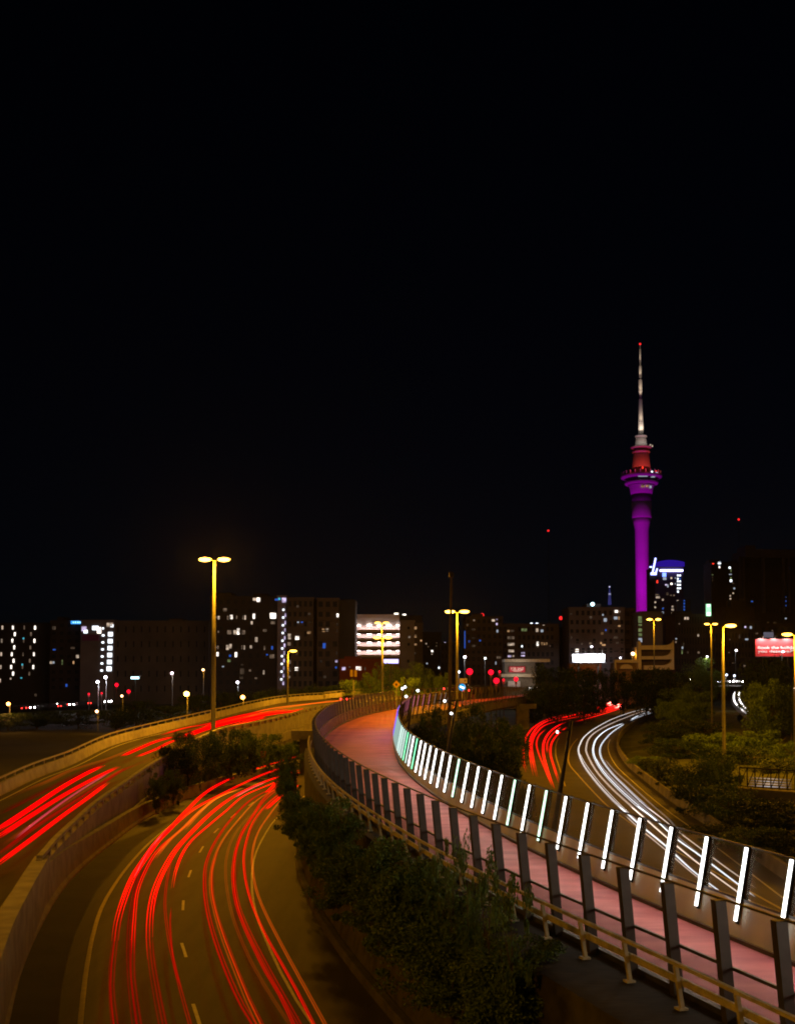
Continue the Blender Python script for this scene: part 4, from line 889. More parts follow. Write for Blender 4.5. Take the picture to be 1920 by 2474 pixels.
# tower
def tower():
    d = 1120; base = atd(1553.5, 1640, d); k = d / F / math.cos(0) * 1.0
    zt = lambda zy: atd(1553.5, 800 + zy/3.119, d).z
    hw = lambda w: w/2/3.119*d/F*1.01
    t = thing("observation_tower", "very tall observation tower lit purple with a red neck and pale mast", "tower", (base.x, d, 4))
    L = lambda lst: [(zt(y)-4, hw(w)) for y, w in lst]
    mc = mat("tower_concrete", (.50, .49, .48), .8, .06, .05)
    mcd = mat("tower_dark_band", (.06, .06, .07), .6, .1, .1)
    sh = MB().lathe([(0, hw(96))] + L([(2140,97),(1900,97),(1500,102),(1455,118),(1412,140)]), 40).build("shaft", mc, t, True)
    MB().lathe(L([(1411,143),(1400,145),(1291,150)]), 40).build("collar", mc, t, True)
    MB().lathe(L([(1290,146),(1232,150)]), 40).build("louvre_band", mcd, t, True)
    MB().lathe(L([(1231,158),(1190,172),(1170,186),(1164,196),(1160,180)]), 40).build("lower_pod", mc, t, True)
    MB().lathe(L([(1160,178),(1158,240),(1148,252),(1140,246),(1139,200)]), 40).build("lower_ring", mc, t, True)
    MB().lathe(L([(1139,196),(1112,236)]), 40).build("deck_windows", mcd, t, True)
    MB().lathe(L([(1112,240),(1108,300),(1098,308),(1090,302),(1089,180)]), 40).build("main_ring", mc, t, True)
    MB().lathe(L([(1089,190),(1066,200),(1064,120),(1030,120)]), 40).build("roof_deck", mcd, t, True)
    m2 = MB()
    for j in range(24):
        q = 2*math.pi*j/24; rr = hw(292); z0, z1 = zt(1089)-4, zt(1064)-4
        m2.bar((rr*math.cos(q), rr*math.sin(q), z0), (rr*math.cos(q), rr*math.sin(q), z1), .9)
    m2.build("screen_ring", mc, t)
    MB().lathe(L([(1030,134),(1020,132),(922,115)]), 32).build("neck", mc, t, True)
    MB().lathe(L([(921,118),(918,132),(908,132),(905,118)]), 32).build("neck_ring", mc, t, True)
    MB().lathe(L([(905,112),(886,112)]), 32).build("dark_collar", mcd, t, True)
    MB().lathe(L([(886,130),(882,156),(874,156),(870,96)]), 32).build("upper_ring", mc, t, True)
    MB().lathe(L([(870,92),(802,74)]), 32).build("upper_cone", mc, t, True)
    MB().lathe(L([(802,78),(799,90),(788,90),(785,40)]), 32).build("crown_ring", mc, t, True)
    MB().lathe(L([(785,38),(692,38),(690,40),(688,36),(512,27),(508,20),(460,20),(458,28),(366,28),(364,10),(350,10),(348,22),(262,20),(260,9),(232,9),(230,14),(135,12),(132,6),(96,4)]), 16).build("mast", mc, t)
    MB().ball((0, 0, zt(96)-4), 1.0).build("aviation_light", emat("aviation_red", (1, .02, .02), 2.0), t)
    for (x, y, w, h_, c) in [(515,1075,34,12,'C'),(550,1074,60,10,'L'),(450,1112,70,10,'c'),(523,1116,40,8,'c'),(515,1188,14,18,'c'),(455,1186,24,12,'o'),(490,1184,24,12,'o'),(460,1040,12,16,'r'),(572,1056,9,8,'r'),(545,866,8,14,'w'),(530,862,10,16,'w')]:
        p_ = atd(1400 + x/3.119, 800 + y/3.119, d)
        r_ = hw(190 if 1050 < y < 1080 else 230 if 1090 < y < 1130 else 190 if y > 1150 else 90 if y < 900 else 124) 
        dx = p_.x - t.location.x; dy = -math.sqrt(max(1, r_*r_ - dx*dx)) - .3
        part("window", unit_box(PANE[c]), t, (dx, dy, p_.z-4), (w/3.119*d/F, .5, h_/3.119*d/F))
    def spot(nm, loc, tgt, e, col, ang=60, r=4, bl=.8):
        ld = bpy.data.lights.new(nm, 'SPOT'); ld.energy = e; ld.color = col; ld.spot_size = rad(ang); ld.spot_blend = bl; ld.shadow_soft_size = r
        o = link(bpy.data.objects.new(nm, ld)); o.parent = t; o.location = loc
        o.rotation_euler = (Vector(tgt) - Vector(loc)).to_track_quat('-Z', 'Y').to_euler()
    P = (.62, .0, .85)
    spot("purple_floodlight", (-34, -120, 45), (0, 0, 110), 5.2e5, (.70, .0, .78), 85)
    spot("purple_floodlight", (-30, -70, 20), (0, 0, 180), 2.6e5, (.60, .0, .85), 50)
    zr, zu, zc = zt(1062)-4, zt(868)-4, zt(784)-4
    for q in (-130, -90, -50):
        x_, y_ = math.cos(rad(q)), math.sin(rad(q))
        spot("red_floodlight", (36*x_, 36*y_, zr-2), (0, 0, zt(960)-4), 1.1e4, (1, .06, .05), 70, 1)
        spot("white_floodlight", (26*x_, 26*y_, zu+1), (0, 0, zt(800)-4), 4.2e3, (1, .82, .70), 60, 1)
        spot("white_floodlight", (10*x_, 10*y_, zc+.5), (0, 0, zc+14), 7.0e3, (1, .80, .60), 60, .5)
    for yy, e in ((500, 6e3), (350, 6e3), (240, 5e3), (462, 4e3), (690, 5e3)):
        spot("mast_floodlight", (-2, -9, zt(yy)-5), (0, 0, zt(yy)+7), e, (1, .75, .5), 60, .5)
tower()
# blue hotel tower
lit = [(1400,45,56,60,'B'),(1405,95,50,40,'c'),(1310,135,22,44,'r'),(1425,175,34,20,'L'),(1445,190,20,40,'c')]
for i, y in enumerate((55, 97, 130, 175, 220)):
    lit.append((1573, y, 20, 24, 'C')); lit.append((1601, y, 22, 24, 'C' if i != 1 else 'b'))
lit += [(1575,262,22,26,'C'),(1491,88,24,28,'w'),(1492,162,26,28,'W'),(1540,88,12,20,'c'),(1540,162,12,20,'c'),(1310,303,60,22,'d'),(1318,336,58,28,'w'),(1380,367,24,28,'w'),(1284,397,24,24,'w'),(1285,461,24,24,'w'),(1380,530,28,28,'c'),(1382,480,20,20,'b'),(1485,310,22,22,'d'),(1525,310,22,22,'d'),(1572,380,24,24,'w'),(1575,457,24,24,'w'),(1578,497,26,26,'w'),(1508,455,26,26,'w'),(1507,494,34,28,'w'),(1507,535,40,22,'d'),(1440,290,30,40,'D'),(1575,550,20,20,'b'),(1340,560,30,20,'b')]
tb = building("hotel_tower", 1580, 1650, 1371, 760, (.07,.045,.12), "tall hotel block behind the purple tower with a blue crown and a bright light band", lit, A6, depth=24)
p0, p1 = atd(1594, 1378.5, 759), atd(1649, 1378.5, 759)
MB().bar(p0, p1, 1.1, 1.3).build("light_band", emat("blue_white_band", (.55, .55, 1), 6), tb, world=True)
p0, p1 = atd(1580, 1360, 770), atd(1646, 1360, 770)
cm = MB(); n = 14; vs = []
for i in range(n+1):
    q = i/n; x = p0.x + (p1.x-p0.x)*q; zt_ = atd(1600, 1360, 770).z + 3.2*math.sin(math.pi*(.18+.64*q)) - 2.0; zb_ = atd(1600, 1372, 770).z
    vs += [(x, 762, zb_), (x, 762, zt_), (x, 780, zt_), (x, 780, zb_)]
cm.add(vs, [(i*4+j, i*4+(j+1) % 4, i*4+4+(j+1) % 4, i*4+4+j) for i in range(n) for j in range(4)] + [(0,1,2,3), (n*4+3, n*4+2, n*4+1, n*4)])
cm.build("curved_crown", emat("crown_glow", (.035, .01, .45), .55), tb, world=True)
p = atd(1577, 1370, 740); t = thing("rooftop_sign", "jagged blue white rooftop sign touching the right side of the purple tower", "sign", p)
MB().bar((-.5, 0, -5), (1.8, 0, 6), .9).bar((-1.5, 0, -4.5), (2.2, 0, -4.5), 1.6).bar((1.8, 0, -4), (2.8, 0, -1), .9).bar((-2.2, 0, 0), (-.6, 0, 0), .8).build("tubes", emat("blue_neon", (.35, .40, 1), 4), t)
MB().box((0, .8, -7), (5, .5, 4)).build("backing", M_dark, t)
building("office_block", 1650, 1666, 1450, 740, (.10,.12,.17), "slim grey block with a column of blue windows beside the hotel tower", [(1655,375,20,24,'b'),(1655,415,20,24,'b'),(1655,455,20,24,'b'),(1655,492,20,24,'b'),(1645,543,34,30,'c')], A6, roof=None)
# --- right
lit = [(728,318,44,30,'C'),(728,345,30,14,'c'),(729,374,22,26,'W'),(860,380,28,28,'C'),(875,415,14,50,'g'),(868,465,40,12,'c'),(875,515,20,30,'g'),(876,547,30,34,'C'),(918,645,22,24,'c'),(905,707,18,20,'w'),(866,740,18,20,'w'),(868,778,22,22,'w'),(640,470,26,10,'g'),(640,505,20,10,'D'),(640,540,16,16,'D'),(648,328,26,16,'r'),(865,838,12,16,'D'),(905,580,30,14,'D')]
building("residential_tower", 1718, 1783, 1360, 700, (.03,.026,.034), "dim narrow tower dotted with white lights above the sodium lamps", lit, A7, roof=[(.0,.4,2)])
bt = building("office_tower", 1790, 1935, 1348, 760, (.042,.037,.045), "huge dark office tower with pale vertical piers at the upper right", [(1622,392,24,20,'b'),(1145,812,30,16,'b'),(1575,755,18,12,'b'),(1577,808,18,18,'b'),(1577,865,18,16,'b'),(1578,1030,22,22,'c')], A7, (16, 6, .5, .3, .3), depth=40)
mm = MB(); 
for x in (983, 1030, 1290, 1545, 1610): 
    p = atd(1600 + x/5.297, 1345, 757); q = atd(1600 + x/5.297, 1480, 757); mm.box(((p.x+q.x)/2, 757, (p.z+q.z)/2), (1.6, 3, p.z-q.z))
mm.build("piers", mat("pale_pier", (.13,.115,.135), .8), bt, world=True)
cr = MB(); a, b = atd(1798, 1336, 757), atd(1925, 1340, 757); cr.box(((a.x+b.x)/2, 770, (a.z+b.z)/2), (b.x-a.x, 30, 5.5))
a, b = atd(1806, 1326, 760), atd(1830, 1326, 760); cr.box(((a.x+b.x)/2, 775, a.z), (b.x-a.x, 20, 6)); cr.build("crown", mat("pale_pier", (.13,.115,.135), .8), bt, world=True)
lit = [(290,1028,24,36,'w'),(322,1028,30,36,'w'),(215,1098,16,20,'d'),(457,1245,22,34,'w'),(175,1290,22,18,'c'),(172,1332,18,28,'d'),(322,1465,20,30,'D'),(462,1465,28,30,'d'),(255,1405,20,34,'c'),(250,1460,14,60,'g'),(270,1370,16,60,'D')]
building("office_block", 1630, 1722, 1486, 520, (.075,.058,.062), "mid-rise block with faint window columns left of the sodium lamps", lit, A7, (14, 7, .4, .6, .1), roof=[(.1,.5,1.5)])
t = thing("vertical_sign", "small glowing green and white vertical sign above the left sodium lamp", "sign", atd(1711, 1474, 515)); MB().box((0,0,0),(2.2,.4,5.5)).build("panel", emat("green_sign", (.35,.9,.45), 1.6), t); MB().box((0,-.3,-1.8),(1.6,.2,1.4)).box((0,-.3,2.0),(1.2,.2,1)).build("lettering", emat("window_cool_bright",(.85,.93,1),3.5), t); MB().box((0,.3,-4),(.4,.4,6)).build("bracket", M_dark, t)
lit = [(1060,1140,24,26,'L'),(1130,1145,28,36,'c'),(1095,1150,30,10,'D'),(1207,1222,34,20,'d'),(1077,1297,44,24,'c'),(670,1300,20,20,'D'),(850,1466,14,12,'d'),(910,1600,44,18,'D'),(985,1260,20,60,'D'),(860,1300,24,20,'D'),(1050,1640,30,30,'d')]
building("office_block", 1726, 1836, 1502, 540, (.085,.062,.068), "brown mid-rise block behind the brightest sodium lamp", lit, A7, (14, 7, .45, .5, .1))
building("office_block", 1836, 1960, 1508, 560, (.06,.042,.05), "dark low block behind the red billboard", [(1405,1185,20,18,'d'),(1350,1078,20,12,'D'),(1440,1085,40,12,'D')], A7, (8, 5, .5, .5, .1))
building("office_block", 1750, 1822, 1468, 640, (.07,.05,.055), "dim stepped block below the huge dark office tower", (), None, None, roof=[(.3,.8,4)])
building("office_block", 1534, 1580, 1500, 600, (.04,.035,.04), "dark low office behind the twin lamp by the curved facade", ())
building("office_block", 1352, 1376, 1520, 470, (.04,.034,.036), "dark gap filling block left of the grey apartments", ())
# amber concrete facade with curved openings
def facade():
    d = 370; zb = gz(d); k = d/F
    mA = mat("ribbed_pale_concrete", (.42, .38, .30), .85, .12, .6)
    p = atd(1579, 1600, d); t = thing("curved_facade", "amber lit concrete facade with horizontal bands that sweep up into curves", "building", (p.x, d, zb))
    def P2(x, y): q = atd(*A6(x, y), d); return (q.x-p.x, q.z-zb)
    def poly(pts, th=2.0):
        m = MB(); n = len(pts); w = [P2(*q) for q in pts]
        m.add([(x, 0, z) for x, z in w] + [(x, th, z) for x, z in w], [tuple(range(n)), tuple(range(2*n-1, n-1, -1))] + [(j, (j+1) % n, n+(j+1) % n, n+j) for j in range(n)]); return m
    def curve(y0, y1, x0, x1, n=8): return [(x0 + (x1-x0)*math.sin(math.pi/2*i/n), y0 + (y1-y0)*(1-math.cos(math.pi/2*i/n))) for i in range(n+1)]
    b1 = [(1100,952)] + curve(950, 885, 1380, 1522) + [(1525,1005),(1100,1005)]
    b2 = [(1110,1090)] + curve(1088, 1006, 1380, 1497) + [(1525,1006),(1525,1130),(1110,1130)]
    b3 = [(1140,1208)] + curve(1206, 1131, 1380, 1497) + [(1525,1131),(1528,1262),(1140,1262)]
    for b in (b1, b2, b3): poly(b).build("concrete_band", mA, t)
    poly([(1065,900),(1102,900),(1108,1262),(1065,1262)], 2.4).build("end_pier", mA, t)
    MB().box((P2(1300, 1000)[0], 9, P2(1300, 960)[1]/2), (10.4, 12, P2(1300, 960)[1])).build("inner_wall", mat("dark_inner_wall", (.05,.035,.03), .9), t)
    b = poly([(765,1135),(1065,1135),(1065,1172),(765,1172)]); b.build("lower_band", mA, t)
    poly([(765,1172),(785,1172),(790,1310),(765,1310)]).build("end_pier", mA, t)
    arch = [(835,1250)] + [(915 - 82*math.cos(a), 1250 - 58*math.sin(a)) for a in [math.pi*i/12 for i in range(13)]] + [(996,1250)]
    poly(arch, 1.5).build("arch", mA, t)
    MB().box((P2(920, 1200)[0], 6, P2(900, 1175)[1]/2), (P2(1065,0)[0]-P2(790,0)[0], 8, P2(900, 1175)[1])).build("lower_wall", mat("brown_wall", (.16,.11,.07), .9), t)
facade()
# ------------------------------------------------------------------ billboards and signs
def billboard(u0, v0, u1, v1, d, m, label, name="billboard"):
    a, b = atd(u0, v0, d), atd(u1, v1, d); zb = gz(d)
    t = thing(name, label, "billboard", ((a.x+b.x)/2, d, zb)); w = b.x-a.x
    MB().box((0, 0, (a.z+b.z)/2-zb), (w, .5, a.z-b.z)).build("board", m, t)
    MB().box((0, .1, a.z-zb+.12), (w+.3, .7, .2)).box((0, .1, b.z-zb-.12), (w+.3, .7, .2)).build("frame", M_dark, t)
    for s in (-.3, .3): MB().box((w*s, .6, (b.z-zb)/2), (.5, .5, b.z-zb)).build("post", M_dark, t)
    return t, a, b, w
t, a, b, w = billboard(1382, 1581, 1461, 1601, 400, mat("white_billboard_sheet", (.8,.82,.85), .6, .03), "white floodlit billboard with small coloured rings in front of the grey apartments")
for i, (x, c) in enumerate(((310,(.1,.75,.2)),(367,(.15,.1,.5)),(425,(1,.45,.4)),(545,(.9,.8,.7)))):
    q = atd(*A6(x, 1102), 399.6); rg = MB(); pts = [Vector((q.x-t.location.x + .62*math.cos(j*math.pi/8), -.32, q.z-t.location.z + .62*math.sin(j*math.pi/8))) for j in range(17)]
    rg.tube(pts, .16 if i != 1 else .2, 5).build("ring_mark", mat("ring_paint_%d" % i, c, .7, .02), t)
for x in (-4.5, -1.5, 1.5, 4.5):
    ld = bpy.data.lights.new("billboard_light", 'SPOT'); ld.energy = 2600; ld.color = (.86, .92, 1); ld.spot_size = rad(110); ld.spot_blend = .6; ld.shadow_soft_size = .2
    o = link(bpy.data.objects.new("billboard_light", ld)); o.parent = t; o.location = (x, -2.2, a.z - t.location.z + .9); o.rotation_euler = (Vector((0, 2.0, -1.9))).to_track_quat('-Z', 'Y').to_euler()
    MB().bar((x, 0, a.z-t.location.z+.2), (x, -2.0, a.z-t.location.z+1.0), .08).box((x, -2.1, a.z-t.location.z+1.12), (.5, .25, .12)).build("floodlight", M_dark, t)
p = atd(1421, 1612, 402); tt = thing("low_shop", "low brick and slatted building under the white billboard", "building", (p.x, p.y, gz(402)))
hh = atd(1421, 1603, 402).z - gz(402)
MB().box((-1, 3, hh/2), (11.5, 5, hh)).build("wall", mat("pinkish_brick", (.32,.16,.13), .9), tt)
mm = MB(); [mm.box((-6 + i*.62, .35, hh-.7), (.28, .2, 1.3)) for i in range(17)]; mm.build("slats", mat("pale_slats", (.45,.35,.33), .8), tt)
# red billboard
t, a, b, w = billboard(1824, 1545, 1925, 1586, 330, mat("red_billboard_sheet", (.80,.045,.05), .6, .05), "red floodlit billboard advertising a holiday at the right edge")
Mt = mat("white_lettering", (.85,.80,.80), .6, .02); off = -t.location.x
q = atd(1830, 1568, 329.7); me = text_mesh("Book the holiday", 1.15, Mt, atd(1901, 0, 329.7).x - q.x); o = part("lettering", me, t, (q.x+off, -.3, q.z-t.location.z), rot=(rad(90), 0, 0))
q = atd(1830, 1577, 329.7); me = text_mesh("you deserve.", 1.15, Mt, atd(1885, 0, 329.7).x - q.x); part("lettering", me, t, (q.x+off, -.3, q.z-t.location.z), rot=(rad(90), 0, 0))
q = atd(1913, 1569, 329.7); MB().bar((q.x+off-.6, -.32, q.z-t.location.z), (q.x+off+.9, -.32, q.z-t.location.z+.5), .22).bar((q.x+off-.6, -.32, q.z-t.location.z-.6), (q.x+off+.9, -.32, q.z-t.location.z-.1), .22).build("emblem", Mt, t)
for x in (1840, 1870, 1900):
    qx = atd(x, 1545, 330).x - t.location.x
    ld = bpy.data.lights.new("billboard_light", 'SPOT'); ld.energy = 2300; ld.color = (1, .86, .82); ld.spot_size = rad(120); ld.spot_blend = .5; ld.shadow_soft_size = .15
    o = link(bpy.data.objects.new("billboard_light", ld)); o.parent = t; o.location = (qx, -1.6, a.z-t.location.z+.7); o.rotation_euler = (Vector((0, 1.6, -2.2))).to_track_quat('-Z', 'Y').to_euler()
    MB().bar((qx, 0, a.z-t.location.z+.2), (qx, -1.5, a.z-t.location.z+.8), .08).box((qx, -1.5, a.z-t.location.z+.9), (.9, .3, .14)).build("floodlight", M_steel, t)
p = atd(1856, 1534, 334); tt = thing("small_panel", "small plain grey lit panel standing above the red billboard", "panel", p); MB().box((0,0,0),(2.9,.3,1.6)).build("panel", emat("grey_panel_glow",(.45,.42,.55),.22), tt); MB().box((-.9,.3,-1),(.15,.15,2)).box((.9,.3,-1),(.15,.15,2)).build("legs", M_dark, tt)
# sale banner building
p = atd(1257, 1600, 350); tt = thing("shop_building", "low pale shop with a red FOR SALE banner behind the traffic lights", "building", (p.x, p.y, gz(350))); h1 = p.z-gz(350)
MB().box((0, 6, h1/2+.2), (9.5, 9, h1-.4)).build("wall", mat("dim_shop_wall", (.13,.12,.10), .9), tt)
MB().box((2, 4, h1+.5), (14, 11, .9)).build("roof", mat("pale_roof_edge", (.36,.33,.26), .8), tt)
MB().box((-.5, .8, h1-4.2), (11, .5, 1.0)).build("canopy", mat("pale_roof_edge", (.36,.33,.26), .8), tt)
q = atd(1250, 1617.5, 349.5); MB().box((q.x-p.x, -.4+1.2, q.z-gz(350)), (4.9, .2, 1.75)).build("banner", emat("banner_red", (.75,.06,.08), .55), tt)
me = text_mesh("FOR SALE", 1.0, Mt, 3.9); part("banner_lettering", me, tt, (q.x-p.x-1.95, .66, q.z-gz(350)-.1), rot=(rad(90), 0, 0))
mm = MB(); [mm.box((q.x-p.x, .66, q.z-gz(350)-.35-.22*i), (3.4-.8*i, .04, .1)) for i in range(2)]; mm.build("banner_small_print", Mt, tt)
MB().box((-2, .6, h1-6.9), (3.8, .5, 1.9)).build("lower_wall_panel", mat("grey_panel", (.42,.40,.42), .8), tt)
mm = MB(); [mm.box((3.2+1.6*i, .4, h1-8.2), (1.2, .3, .7)) for i in range(2)]; mm.build("lit_windows", emat("window_bright", (1,.88,.76), 2.6), tt)
ld = bpy.data.lights.new("shop_light", 'POINT'); ld.energy = 700; ld.color = (1,.85,.7); ld.shadow_soft_size=.4; o = link(bpy.data.objects.new("shop_light", ld)); o.parent = tt; o.location = (-1, -4, h1-3)
# warning sign
p = atd(957.5, 1654, 160); t = thing("warning_sign", "yellow diamond warning sign between the trees and the path fence", "sign", (p.x, p.y, 6.5))
MB().bar((0,0,0),(0,0,p.z-6.5),.09).build("post", M_steel, t)
MB().add([(-.55,-.06,p.z-6.5),(0,-.06,p.z-7.05),(.55,-.06,p.z-6.5),(0,-.06,p.z-5.95),(-.55,0,p.z-6.5),(0,0,p.z-7.05),(.55,0,p.z-6.5),(0,0,p.z-5.95)], [(0,1,2,3),(7,6,5,4),(0,4,5,1),(1,5,6,2),(2,6,7,3),(3,7,4,0)]).build("plate", mat("yellow_sign_face", (.40,.27,.02), .5, .05), t)
MB().ball((0,-.09,p.z-6.5),.2,.75,.1,1).build("symbol", mat("black_symbol",(.02,.02,.02),.6), t)
p = atd(854, 1627, 200); t = thing("road_sign", "pair of upright amber lit sign boards before the red brick hall", "sign", (p.x, p.y, 7))
MB().box((0,0,(p.z-7)/2-.6),(.15,.15,p.z-7-1.2)).build("post", M_steel, t); MB().box((-.36,-.1,p.z-7),(.5,.08,1.25)).box((.36,-.1,p.z-7),(.5,.08,1.25)).build("boards", mat("yellow_sign_face", (.40,.27,.02), .5, .05), t)
p = atd(636, 1823, 122); t = thing("road_sign", "small red and white sign on a thin post beside the lower ramp", "sign", (p.x, p.y, 1))
MB().box((0,0,(p.z-1)/2),(.1,.1,p.z-1)).build("post", M_steel, t); MB().box((0,-.08,p.z-1),(.62,.06,.72)).build("plate", mat("red_plate",(.7,.08,.05),.6,.05), t); MB().box((0,-.12,p.z-1-.02),(.22,.04,.34)).build("symbol", mat("white_lettering",(.85,.80,.80)), t)
# traffic lights
def signal(u, v, d, label, r=.3, s=6, zb=None):
    p = atd(u, v, d); zb = gz(d) if zb is None else zb
    t = thing("traffic_light", label, "traffic light", (p.x, p.y, zb), 0, "red traffic lights"); h = p.z-zb
    MB().lathe([(0,.1),(h-.5,.08)], 8).build("pole", M_dark, t); MB().box((0,0,h-.35),(.42,.25,1.25)).build("housing", M_dark, t)
    MB().ball((0,-.16,h),r,1,.45,1).build("red_lens", emat("signal_red_%d" % s, (1,.004,.02), s*.4), t, smooth=True)
    MB().ball((0,-.18,h),r*.42,1,.6,1).build("lens_core", emat("signal_core", (1,.45,.45), 2.0), t)
    ld = bpy.data.lights.new("signal_glow", 'POINT'); ld.energy = 220; ld.color = (1,.02,.03); ld.shadow_soft_size = .2; o = link(bpy.data.objects.new("signal_glow", ld)); o.parent = t; o.location = (0,-1,h)
signal(1134, 1623, 215, "leftmost and largest red traffic light right of the mast", .62)
signal(1185.5, 1624.5, 220, "red traffic light between the leftmost one and the lower pair", .52)
signal(1198.5, 1645, 200, "lowest large red traffic light, above the far queue of cars", .52)
signal(1246, 1641, 215, "red traffic light before the grey panel of the shop", .42)
signal(1206.5, 1623, 260, "tiny dim red signal right of the second traffic light", .24)
signal(1216, 1643, 260, "tiny dim red signal right of the lowest large one", .26)
signal(282, 1655, 300, "upper red traffic light right of the lit stair tower", .5)
signal(311, 1671, 290, "lower red traffic light right of the lit stair tower", .48)
signal(215, 1677, 330, "small red signal before the grey block on the left street", .3)
signal(246, 1675, 330, "small dim red signal nearer the stair lamps on the left street", .25)
p = atd(326, 1638, 320); t = thing("lit_canopy", "cyan white glowing canopy light right of the red signals on the left", "canopy", (p.x,p.y,gz(320))); MB().box((0,0,p.z-gz(320)),(2.1,1,.62)).build("light_box", emat("cyan_canopy",(.5,.9,1),4.5), t); MB().box((0,.5,(p.z-gz(320))/2),(.25,.25,p.z-gz(320))).build("post", M_dark, t); MB().box((0,.3,p.z-gz(320)+.5),(3,2.4,.2)).build("roof", M_dark, t)
p = atd(1116, 1661, 190); t = thing("blue_sign", "small glowing blue road sign beside the tall mast", "sign", (p.x,p.y,7.2)); MB().ball((0,0,p.z-7.2),.62,1,.2,1).build("plate", emat("blue_plate",(.02,.40,.85),.9), t); MB().bar((-.35,-.2,p.z-7.2+.15),(.35,-.2,p.z-7.2-.15),.22).build("arrow", emat("white_arrow",(.8,.95,1),5), t); MB().bar((0,0,-.8),(0,0,p.z-7.8),.1).build("post", M_steel, t)
p = atd(1119, 1645, 195); t = thing("sign_box", "pale square sign box with a dark mark above the blue sign", "sign", (p.x,p.y,7.0)); MB().box((0,0,p.z-7),(1.3,.2,.85)).build("board", mat("pale_board",(.75,.7,.65),.7,.05), t); MB().box((.3,-.13,p.z-7),(.22,.05,.32)).build("mark", M_dark, t); MB().bar((.2,.12,-.5),(.2,.12,p.z-7.3),.09).build("post", M_steel, t)
# small red aviation lights on distant masts
for (u, v, d, lb) in [(1164.5,1486,600,"small red beacon on a thin mast above the brown block"),(1354.5,1493.5,600,"small red beacon on a thin mast left of the grey apartments"),(1324,1282,900,"high faint red crane beacon in the middle of the sky line"),(1784,1255,900,"high faint red crane beacon above the huge dark office tower")]:
    p = atd(u, v, d); t = thing("beacon_mast", lb, "mast", (p.x, p.y, 4.5)); MB().bar((0,0,0),(0,0,p.z-4.5),.8,n=6,r2=.5).build("mast", mat("black_mast",(.012,.011,.012),.9), t); MB().ball((0,0,p.z-4.5),1.0 if v > 1400 else .8).build("beacon_lens", emat("beacon_red",(1,.02,.02),1.6 if v > 1400 else .22), t)

# ------------------------------------------------------------------ cars
def car_proto(kind, label, loc, rz):
    t = thing("car", label, "car", loc, rz, "queued cars")
    prof_ = [(-2.1,.35),(-2.1,.8),(-1.9,.95),(-1.0,1.0),(-.5,1.42),(.9,1.44),(1.5,1.02),(2.05,.92),(2.12,.4)]
    m = MB(); n = len(prof_)
    m.add([(-.85,y,z) for y,z in prof_] + [(.85,y,z) for y,z in prof_], [tuple(range(n)), tuple(range(2*n-1,n-1,-1))] + [(j,(j+1)%n,n+(j+1)%n,n+j) for j in range(n)])
    m.build("body", mat("dark_car_paint",(.05,.05,.06),.35,.05,spec=.6), t)
    for sx in (-1, 1):
        for y in (-1.3, 1.3): MB().bar((sx*.7,y,.33),(sx*.92,y,.33),.66,n=12).build("wheel", M_dark, t)
    MB().box((0,-1.25+.55,1.2),(1.5,.5,.3)).build("rear_window", PANE['k'], t)
    e = emat("tail_lamp",(1,.03,.02),9) if kind == 'tail' else emat("head_lamp",(1,.95,.92),22)
    for sx in (-1, 1): MB().ball((sx*.66,-2.1,.78),.17 if kind == 'tail' else .22).build("tail_light" if kind == 'tail' else "headlight", e, t)
    return t
def cars(kind, spots, first_label, lab):
    base = None
    for i, (u, v, d, rz) in enumerate(spots):
        p = atd(u, v, d) - Vector((0,0,.78)); l_ = lab(i)
        if base is None: base = car_proto(kind, l_, p, rz)
        else: dup(base, p, rz, l_)
ords = ["first","second","third","fourth","fifth","sixth","seventh","eighth","ninth","tenth","eleventh","twelfth","thirteenth","fourteenth"]
sp1 = [(845+ i*8.5, 1689-i*1.2, 205+i*5, -.5) for i in range(6)]
cars('tail', sp1, None, lambda i: "car with glowing tail lamps, %s from the left on the upper ramp" % ords[i])
sp2 = [(1095,1664,215,-.7),(1131,1664,230,-.7),(1142,1668,222,-.7),(1155,1664,236,-.7),(1160,1669,226,-.7),(1174,1666,240,-.7),(1186,1664,246,-.7)]
cars('tail', sp2, None, lambda i: "small car waiting under the red traffic lights, %s from the left" % ords[i])
sp3 = [(1463,1672,600,0),(1475,1669,610,0),(1484,1671,600,0),(1496,1668,610,0),(1506,1672,600,0),(1517,1672,595,0),(1521,1677,580,0)]
cars('tail', sp3, None, lambda i: "distant car at the head of the red trails, %s from the left" % ords[i])
sp4 = [(1661,1642,520,0),(1680,1646,480,0),(1686,1649,470,0),(1699,1648,480,0),(1718,1648,500,0),(1727,1647,480,0),(1740,1648,480,0),(1756,1648,470,0),(1763,1647,460,0),(1772,1646,470,0),(1779,1648,480,0),(1787,1647,470,0),(1793,1647,470,0)]
cars('head', sp4, None, lambda i: "distant car with dazzling headlights, %s from the left on the far street" % ords[i])
sp5 = [(42,1711,330,1.2),(53,1710,330,1.2),(130,1706,340,1.2),(153,1702,350,1.2),(203,1699,360,1.2)]
cars('tail', sp5, None, lambda i: "small car on the left street, %s from the left edge" % ords[i])
sp6 = [(84,1709,335,0),(148,1701,352,0),(178,1702,350,0),(262,1695,370,0),(268,1694,372,0)]
cars('head', sp6, None, lambda i: "pale car with lit headlights on the left street, %s from the left edge" % ords[i])
# left street surface
props(MB().ribbon([atd(30,1712,330),atd(120,1708,340),atd(270,1700,365)], [atd(30,1705,350),atd(120,1702,360),atd(275,1694,390)]).build("left_street", M_shoulder), kind="structure")
